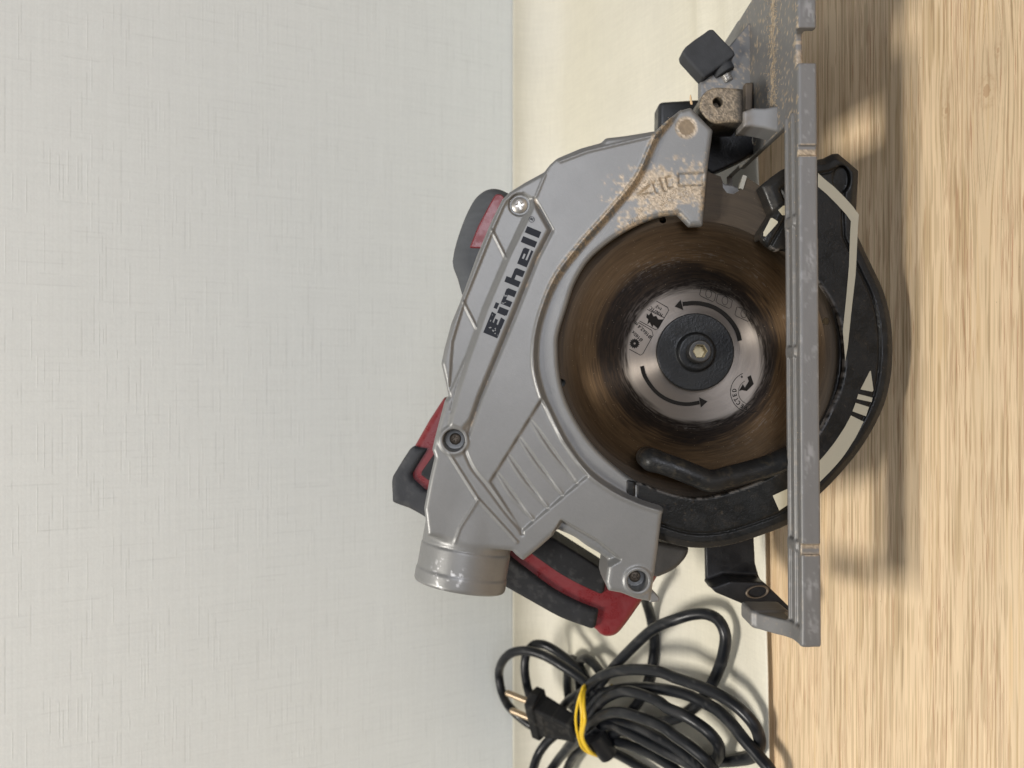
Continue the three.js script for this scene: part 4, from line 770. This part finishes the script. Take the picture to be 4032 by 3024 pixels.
// --- handles and motor
{
  const F = (...p) => p, rubber = (b, s) => (x, y, z) => { const k = b * (1 + 0.4 * (fbm(x / 6, y / 6 + z / 9, s) - 0.5)), t = 0.5 * sst(0.58, 0.75, fbm(x / 2.5 + 8, y / 2.5, s + 1, 3)); return [lerp(k, 0.16, t * 0.25), lerp(k * 1.03, 0.155, t * 0.25), lerp(k * 1.1, 0.15, t * 0.25)]; };
  const bar = [Q(690, 170), Q(520, 430), Q(360, 712), Q(300, 950), Q(300, 1150), Q(480, 1300), F(1830, 2130), F(1994, 2280), F(2200, 2400), G(930, 480), ...arc([G(960, 515), G(1000, 531), G(1050, 526), G(1085, 505), G(1140, 440)]), G(1232, 310), G(1352, 120), F(2560, 2210), F(2400, 2262), F(2300, 2204), F(2179, 2130), F(2050, 2020), F(1950, 1880), F(1900, 1700)];
  const handle = part('rear_handle', slabSolid(flat(bar, -50), -80, -50, 3.5, 0.75), MAT.red, saw, { label: 'red rear handle with black rubber grips' });
  const grip = (pts, z0, z1, r, b, s) => part('grip', slabSolid(flat(pts, z1), z0, z1, r, 0.75, rubber(b, s)), MAT.rubber, handle);
  grip([Q(352, 714), Q(312, 740), Q(220, 880), Q(118, 1050), Q(110, 1120), Q(120, 1324), Q(165, 1345), ...arc([Q(300, 1392), Q(450, 1475), F(1830, 2150), F(1960, 2290)]), F(1820, 2040), Q(512, 1192), Q(482, 1192), Q(350, 1070), Q(335, 1020), Q(392, 920), Q(505, 742)], -84, -47, 3.2, 0.05, 61);
  grip([Q(580, 790), Q(440, 990), Q(432, 1022), Q(520, 1088), Q(760, 1088), Q(760, 790)], -78, -48, 1.2, 0.03, 63);
  grip([F(1900, 2240), F(1994, 2317), ...arc([F(2100, 2377), F(2210, 2437), F(2330, 2481)]), G(932, 466), G(953, 350), ...arc([G(900, 332), G(800, 290), G(650, 210), G(500, 100), G(370, 0)]), F(1950, 2130)], -86, -46, 3, 0.024, 65);
  grip([...arc([G(540, 0), G(700, 110), G(850, 190), G(965, 242)]), G(987, 225), G(1006, 90), G(645, -138), G(450, -180), G(400, -100)], -80, -47.5, 1.6, 0.02, 67);
  part('handle_root', slabSolid(flat([E(200, 440), E(430, 486), ...arc([E(425, 515), E(405, 550), E(350, 604), E(262, 646)]), E(60, 600), E(60, 420)], -42), -62, -42, 3, 0.8, tint([0.055, 0.053, 0.05], 69, 0.2)), MAT.black, handle);
  const fh = [P(330, 1150), P(272, 1070), P(230, 920), P(192, 825), ...arc([P(181, 760), P(200, 650), P(250, 480), P(320, 300), P(400, 160), P(480, 92), P(560, 66), P(640, 76), P(720, 112)]), P(800, 250), P(620, 700), P(450, 1150)];
  const front = part('front_handle', slabSolid(flat(fh, -46), -88, -46, 9, 0.8, (x, y, z) => { const k = 0.085 * (1 + 0.3 * (fbm(x / 2, y / 9, 70) - 0.5)); return [k * 0.95, k, k * 1.06]; }), MAT.rubber, saw, { label: 'grey rubber front handle with red inlay' });
  part('inlay', slabSolid(flat([P(655, 152), P(600, 148), P(575, 180), P(520, 280), P(430, 450), P(372, 600), P(350, 652), P(500, 660), P(700, 210)], -45), -56, -45.2, 0.5, 0.6), MAT.red, front);
  const motor = part('motor_housing', nets((x, y, z) => { const q = Math.hypot(x, y); let d = slab(q - 42, z, -121.5, -18, 6); if (z < -60 && z > -110) d = Math.max(d, -(Math.max(40.2 - q, Math.abs(((Math.atan2(y, x) / 0.2618) % 1 + 1) % 1 - 0.5) * 10 - 2.2))); return smin(d, slab(q - 52, z, -34, -17, 4), 4); }, [-53, -53, -122], [53, 53, -16], 1.3, tint([0.05, 0.05, 0.052], 73, 0.2)), MAT.black, saw, { label: 'dark motor housing behind the blade' });
  part('neck', nets((x, y, z) => Math.min(capsule(x, y, z, [0, 0, -52], [-25, 62, -62], 26, 17), capsule(x, y, z, [5, 20, -52], [45, 72, -66], 24, 14)), [-52, -28, -90], [72, 92, -24], 1.4), MAT.red, motor);
}

// --- power cord: lies looped and bundled on the floor sheet (pixels and height above the floor, millimetres)
{
  saw.updateMatrixWorld(true);
  const inv = saw.matrixWorld.clone().invert(), RC = 0.0034;
  const tubes = [];
  const strand = (pts, r = RC) => {
    const v = pts.map(([p, h]) => onLevel(p, h / 1000)), c = new THREE.CatmullRomCurve3(v, false, 'centripetal');
    const g = new THREE.TubeGeometry(c, Math.max(24, Math.round(c.getLength() / 0.0022)), r, 14, false);
    g.applyMatrix4(inv); tubes.push(g);
  };
  const w0 = toWorld(new THREE.Vector3(...sawPt(E(150, 640), -64)).divideScalar(1000));
  strand([[M(1460, -120), 34], [M(1510, 20), 16], [M(1560, 200), 6], [M(1590, 400), 5], [M(1578, 600), 5], [M(1530, 800), 5], [M(1440, 1000), 6], [M(1330, 1130), 10], [M(1150, 1250), 16]]);
  strand([[M(930, 1060), 26], [M(1040, 860), 30], [M(1180, 680), 30], [M(1350, 500), 30], [M(1550, 315), 30], [N(280, 158), 28], [N(420, 105), 25.5], [N(600, 52), 20], [N(760, 50), 16], [N(880, 118), 14], [N(945, 260), 13], [N(930, 450), 12], [N(880, 620), 11], [N(800, 790), 10], [N(690, 950), 9], [N(560, 1070), 9], [N(420, 1140), 9], [N(250, 1180), 11], [M(1400, 1250), 14], [M(1150, 1330), 18]]);
  strand([[M(820, 1100), 34], [M(880, 930), 37], [M(1000, 800), 38], [M(1150, 725), 37], [M(1400, 690), 35], [M(1650, 715), 33], [N(400, 706), 30.5], [N(600, 775), 27.5], [N(800, 855), 24], [N(1000, 965), 21], [N(1150, 1090), 18], [N(1255, 1220), 15], [N(1305, 1360), 11], [N(1290, 1470), 8], [N(1220, 1545), 6], [N(1050, 1578), 5], [N(850, 1590), 5], [N(650, 1570), 6], [N(450, 1500), 7], [N(200, 1400), 9]]);
  strand([[M(800, 1270), 27], [M(930, 1080), 31], [M(1080, 930), 32], [M(1230, 885), 31], [M(1400, 865), 29], [M(1600, 875), 27], [N(440, 862), 24.5], [N(580, 905), 22.5], [N(720, 975), 20], [N(860, 1050), 20], [N(1000, 1180), 19], [N(1150, 1370), 18], [N(1280, 1520), 16], [N(1420, 1690), 14], [N(1500, 1900), 10]]);
  strand([[M(620, 1620), 14], [M(740, 1450), 22], [M(880, 1290), 27], [M(1000, 1090), 33], [M(1130, 960), 36], [M(1300, 905), 36], [M(1450, 930), 35], [M(1650, 1015), 33], [N(330, 1025), 32], [N(500, 1100), 29], [N(650, 1190), 25], [N(780, 1290), 22], [N(868, 1400), 18], [N(885, 1480), 15], [N(858, 1560), 12], [N(780, 1605), 10], [N(620, 1570), 9], [N(430, 1490), 9], [N(200, 1330), 10], [M(1400, 1330), 14]]);
  strand([[M(430, 1900), 42], [M(600, 1640), 28], [M(760, 1450), 28], [M(950, 1235), 34], [M(1100, 1130), 38], [M(1250, 1110), 38], [M(1450, 1160), 36], [M(1700, 1270), 34], [N(400, 1310), 32.5], [N(600, 1450), 29], [N(740, 1570), 25], [N(850, 1720), 18]]);
  strand([[M(950, 1350), 22], [M(1130, 1230), 27], [M(1300, 1290), 27], [M(1500, 1395), 25], [M(1700, 1500), 23], [M(1900, 1600), 20], [M(2080, 1700), 18]]);
  strand([[M(1050, 1180), 24], [M(1250, 1200), 26], [M(1500, 1290), 24], [M(1700, 1400), 22], [M(1900, 1530), 20], [M(2060, 1680), 18]]);
  strand([[M(1000, 1400), 14], [M(1150, 1380), 15], [M(1350, 1440), 14], [M(1550, 1520), 12], [M(1750, 1640), 10], [M(1900, 1760), 8]]);
  strand([[M(1080, 1450), 11], [M(1200, 1510), 9], [M(1350, 1590), 8], [M(1500, 1680), 7], [M(1650, 1780), 6]]);
  strand([[M(1050, 1230), 30], [M(900, 1340), 29], [M(760, 1460), 25], [M(640, 1580), 20], [M(560, 1720), 24], [M(500, 1900), 32]]);
  strand([[M(1000, 1330), 20], [M(880, 1460), 17], [M(790, 1560), 14], [M(730, 1680), 12], [M(680, 1900), 8]]);
  strand([[M(700, 1280), 32], [M(560, 1380), 42], [M(470, 1490), 48], [M(420, 1600), 50], [M(390, 1720), 50], [M(370, 1900), 48]]);
  strand([[M(1050, 960), 30], [M(950, 850), 33], [M(850, 765), 36], [M(700, 665), 42], [M(500, 550), 52], [M(330, 505), 60], [M(180, 530), 66], [M(92, 620), 68], [M(62, 740), 66], [M(88, 900), 64], [M(160, 1050), 56], [M(270, 1160), 50], [M(400, 1250), 43], [M(560, 1290), 36]], RC);
  strand([[M(1000, 900), 20], [M(880, 730), 22], [M(760, 610), 25], [M(620, 505), 30], [M(500, 445), 36], [M(400, 450), 40], [M(335, 530), 46], [M(315, 650), 48], [M(328, 800), 47], [M(365, 950), 44], [M(420, 1080), 40], [M(520, 1200), 34], [M(700, 1250), 26]]);
  strand([[M(960, 870), 14], [M(880, 700), 15], [M(810, 600), 14], [M(765, 590), 12], [M(738, 660), 9], [M(735, 780), 7], [M(738, 900), 6], [M(760, 1020), 6], [M(850, 1120), 7]]);
  strand([[M(1100, 780), 20], [M(1040, 690), 20], [M(970, 610), 19], [M(915, 580), 17], [M(865, 605), 14], [M(845, 700), 11], [M(850, 830), 9], [M(870, 960), 8], [M(930, 1060), 8]]);
  strand([[M(690, 1060), 26], [M(760, 985), 28], [M(860, 930), 30], [M(970, 880), 30]]);
  const cord = mesh('power_cord', mergeGeometries(tubes), null, saw, { label: 'black rubber power cord looped into a bundle' });
  { const p = cord.geometry.attributes.position, col = new Float32Array(p.count * 3); for (let k = 0; k < p.count; k++) { const x = p.getX(k) * 1000, y = p.getY(k) * 1000, z = p.getZ(k) * 1000, t = sst(0.55, 0.8, fbm(x / 5, y / 5 + z / 5, 91, 3)) * 0.022 + (hash(k, 5, 2) > 0.988 ? 0.03 : 0), b = 0.008; col.set([b + t, b + 0.001 + t * 0.96, b + 0.003 + t * 0.9], k * 3); } cord.geometry.setAttribute('color', new THREE.BufferAttribute(col, 3)); }
  cord.material = phy({ specularIntensity: 0.55, vertexColors: true, roughness: 0.5, roughnessMap: patchyRough });

  // plug: flange, tapering body, two pins
  const fromW = v => toSaw(v).multiplyScalar(1000);
  const a = onLevel(M(448, 1125), 0.048), b = onLevel(M(760, 1255), 0.034);
  const axis = b.clone().sub(a).normalize(), across = onLevel(M(545, 870), 0.05).sub(onLevel(M(360, 1390), 0.04)); across.addScaledVector(axis, -across.dot(axis)).normalize();
  const thick = new THREE.Vector3().crossVectors(axis, across).normalize();
  const loc = (v) => { const w = v.clone().sub(a); return [w.dot(axis) * 1000, w.dot(across) * 1000, w.dot(thick) * 1000]; };
  const plugMatrix = new THREE.Matrix4().makeBasis(axis, across, thick).setPosition(a);
  const pg = nets((x, y, z) => {
    const fl = boxD(x, y, z, 0, 0, 0, 3.8, 21.5 - 0.35 * Math.abs(z), 9.5, 1.2), w = lerp(14.5, 9, sst(2, 34, x)), t = lerp(8.2, 6, sst(2, 34, x));
    let d = smin(fl, boxD(x, y, z, 17, 0, 0, 17, w, t, 2.4), 1.2);
    d = smax(d, -boxD(x, y, z, 20, 0, t + 1.5, 10, w - 3.5, 2.2, 0.6), 0.6);
    return smin(d, capsule(x, y, z, [32, 0, 0], [42, 0, 0], 5.2, 4), 2);
  }, [-5, -23, -11], [48, 23, 11], 0.6, (x, y, z) => { const k = 0.012 * (1 + 0.5 * (fbm(x / 4, y / 4, 95) - 0.5)), t = 0.25 * sst(0.5, 0.75, fbm(x / 3 + 5, y / 3, 96, 3)); return [lerp(k, 0.09, t), lerp(k, 0.082, t), lerp(k, 0.07, t)]; });
  pg.applyMatrix4(plugMatrix); pg.applyMatrix4(inv);
  const plug = mesh('plug', pg, MAT.rubber, saw, { label: 'black two-pin mains plug' });
  for (const s of [-1, 1]) { const g = new THREE.CapsuleGeometry(0.0024, 0.0205, 8, 20); g.rotateZ(Math.PI / 2); g.translate(-0.0152, s * 0.0097, 0); g.applyMatrix4(plugMatrix); g.applyMatrix4(inv); mesh('pin', g, MAT.pin, plug); }
  // end sleeve of the bundle
  const sA = onLevel(M(1000, 1330), 0.03), sB = onLevel(M(1140, 1530), 0.02), sAx = sB.clone().sub(sA), sl = new THREE.CylinderGeometry(0.0068, 0.0085, sAx.length(), 24); sl.applyQuaternion(new THREE.Quaternion().setFromUnitVectors(new THREE.Vector3(0, 1, 0), sAx.clone().normalize())); sl.translate(...sA.clone().add(sB).multiplyScalar(0.5).toArray()); sl.applyMatrix4(inv);
  mesh('strain_relief', sl, MAT.blackPlain, cord);

  // yellow tie round the bundle
  const tieGeo = [];
  const tie = (pts, r) => { const c = new THREE.CatmullRomCurve3(pts.map(([p, h]) => onLevel(p, h / 1000)), false, 'centripetal'); const g = new THREE.TubeGeometry(c, 80, r, 8, false); tieGeo.push(g); };
  tie([[M(1000, 900), 20], [M(930, 845), 36], [M(895, 860), 43], [M(855, 960), 47], [M(820, 1130), 47], [M(822, 1240), 45], [M(850, 1380), 42], [M(890, 1470), 38], [M(960, 1515), 33], [M(1050, 1535), 26], [M(1100, 1480), 12]], 0.0010);
  tie([[M(990, 900), 20], [M(925, 850), 36], [M(885, 880), 43.5], [M(868, 1000), 48], [M(880, 1140), 48.5], [M(876, 1250), 46.5], [M(868, 1340), 43.5], [M(900, 1430), 40], [M(960, 1500), 34.5], [M(1040, 1540), 26], [M(1100, 1490), 12]], 0.0013);
  tie([[M(1000, 905), 20], [M(935, 860), 36], [M(900, 900), 43], [M(895, 1030), 47], [M(908, 1180), 48], [M(895, 1260), 46], [M(885, 1360), 43], [M(925, 1450), 39], [M(985, 1520), 33], [M(1045, 1530), 26], [M(1100, 1480), 12]], 0.0012);
  tie([[M(1170, 850), 30], [M(1215, 890), 24], [M(1200, 910), 16]], 0.0012);
  mesh('cable_tie', mergeGeometries(tieGeo), std({ color: C(0.72, 0.47, 0.02), roughness: 0.42 }), scene, { label: 'yellow twisted tie holding the black cord bundle together', category: 'cable tie' });
}

// --- sawdust lying on the saw
{
  const g = new THREE.TetrahedronGeometry(0.00024), list = [];
  const put = (x, y, z) => list.push([x, y, z]);
  for (let n = 0; n < 9000 && list.length < 900; n++) { const x = lerp(25, 75, rnd()), y = lerp(-5, 60, rnd()), d = dustZone(x, y); if (d > 1.5 * rnd() - 0.5 || gOut(x, y) > -1) continue; if (fbm(x / 5 + 20, y / 5 + 20, 33, 5) < 0.42 + 0.1 * rnd()) continue; put(x, y, guardFront(x, y) + 0.1); }
  for (let n = 0; n < 350; n++) { const t = rnd() * rnd() * ridge.length * 0.45, i = Math.floor(t), p = ridge[i], r = ridge[i + 1], x = lerp(p[0], r[0], t - i) + (rnd() - 0.35) * 2.2, y = lerp(p[1], r[1], t - i) + (rnd() - 0.65) * 2.2; if (fbm(x / 4, y / 4, 101) > 0.45) put(x, y, guardFront(x, y) + 0.05); }
  for (let n = 0; n < 1400; n++) { const x = lerp(98, 168, rnd()), z = 2 + 0.05 * (x - 120) + (rnd() + rnd() + rnd() - 1.5) * 9; if (fbm(x / 5, z / 3, 102) > 0.42) put(x, PB.top - 1.1 + plateY(x), z); }
  for (let n = 0; n < 160; n++) { const x = lerp(-95, 98, rnd()), z = lerp(20, 33, rnd()); put(x, PB.top - 1.0 + plateY(x), z); }
  const im = new THREE.InstancedMesh(g, std({ color: C(1, 1, 1), roughness: 1 }), list.length), o = new THREE.Object3D(), q = new THREE.Quaternion();
  list.forEach(([x, y, z], k) => {
    o.position.copy(toWorld(new THREE.Vector3(x, y, z).divideScalar(1000))); o.rotation.set(rnd() * 6, rnd() * 6, rnd() * 6); o.scale.set(0.5 + rnd() * 1.6, 0.4 + rnd() * 0.6, 0.4 + rnd() * 0.8); o.updateMatrix(); im.setMatrixAt(k, o.matrix);
    const b = 0.65 + 0.5 * rnd(); im.setColorAt(k, C(0.45 * b, 0.36 * b, 0.25 * b));
  });
  im.name = 'sawdust'; im.castShadow = im.receiveShadow = true; im.userData = { kind: 'stuff', label: 'pale sawdust clinging to the guard and base plate', category: 'sawdust' }; scene.add(im);
  // a few larger shavings
  const chip = (pts, z, s) => { const m = mesh('wood_shaving', slabSolid(flat(pts, z), z - 0.8, z, 0.25, 0.3), std({ color: C(0.6 * s, 0.43 * s, 0.25 * s), roughness: 0.9 }), scene, {}); m.geometry.translate(0, 0, 0); m.position.copy(toWorld(new THREE.Vector3(0, 0, 0))); m.rotation.x = -PITCH; return m; };
  Object.assign(chip([H(600, 332), H(612, 332), H(625, 400), H(634, 445), H(606, 445), H(597, 380)], 9, 1).userData, { label: 'thin upright wood splinter beside the dusty hinge block', category: 'wood shaving' });
  Object.assign(chip([T8(540, 1308), T8(575, 1300), T8(587, 1330), T8(583, 1390), T8(550, 1395), T8(533, 1350)], 21, 1.15).userData, { label: 'pale wood chip caught in the rear corner of the base plate', category: 'wood shaving' });
}
renderer.render(scene, camera);
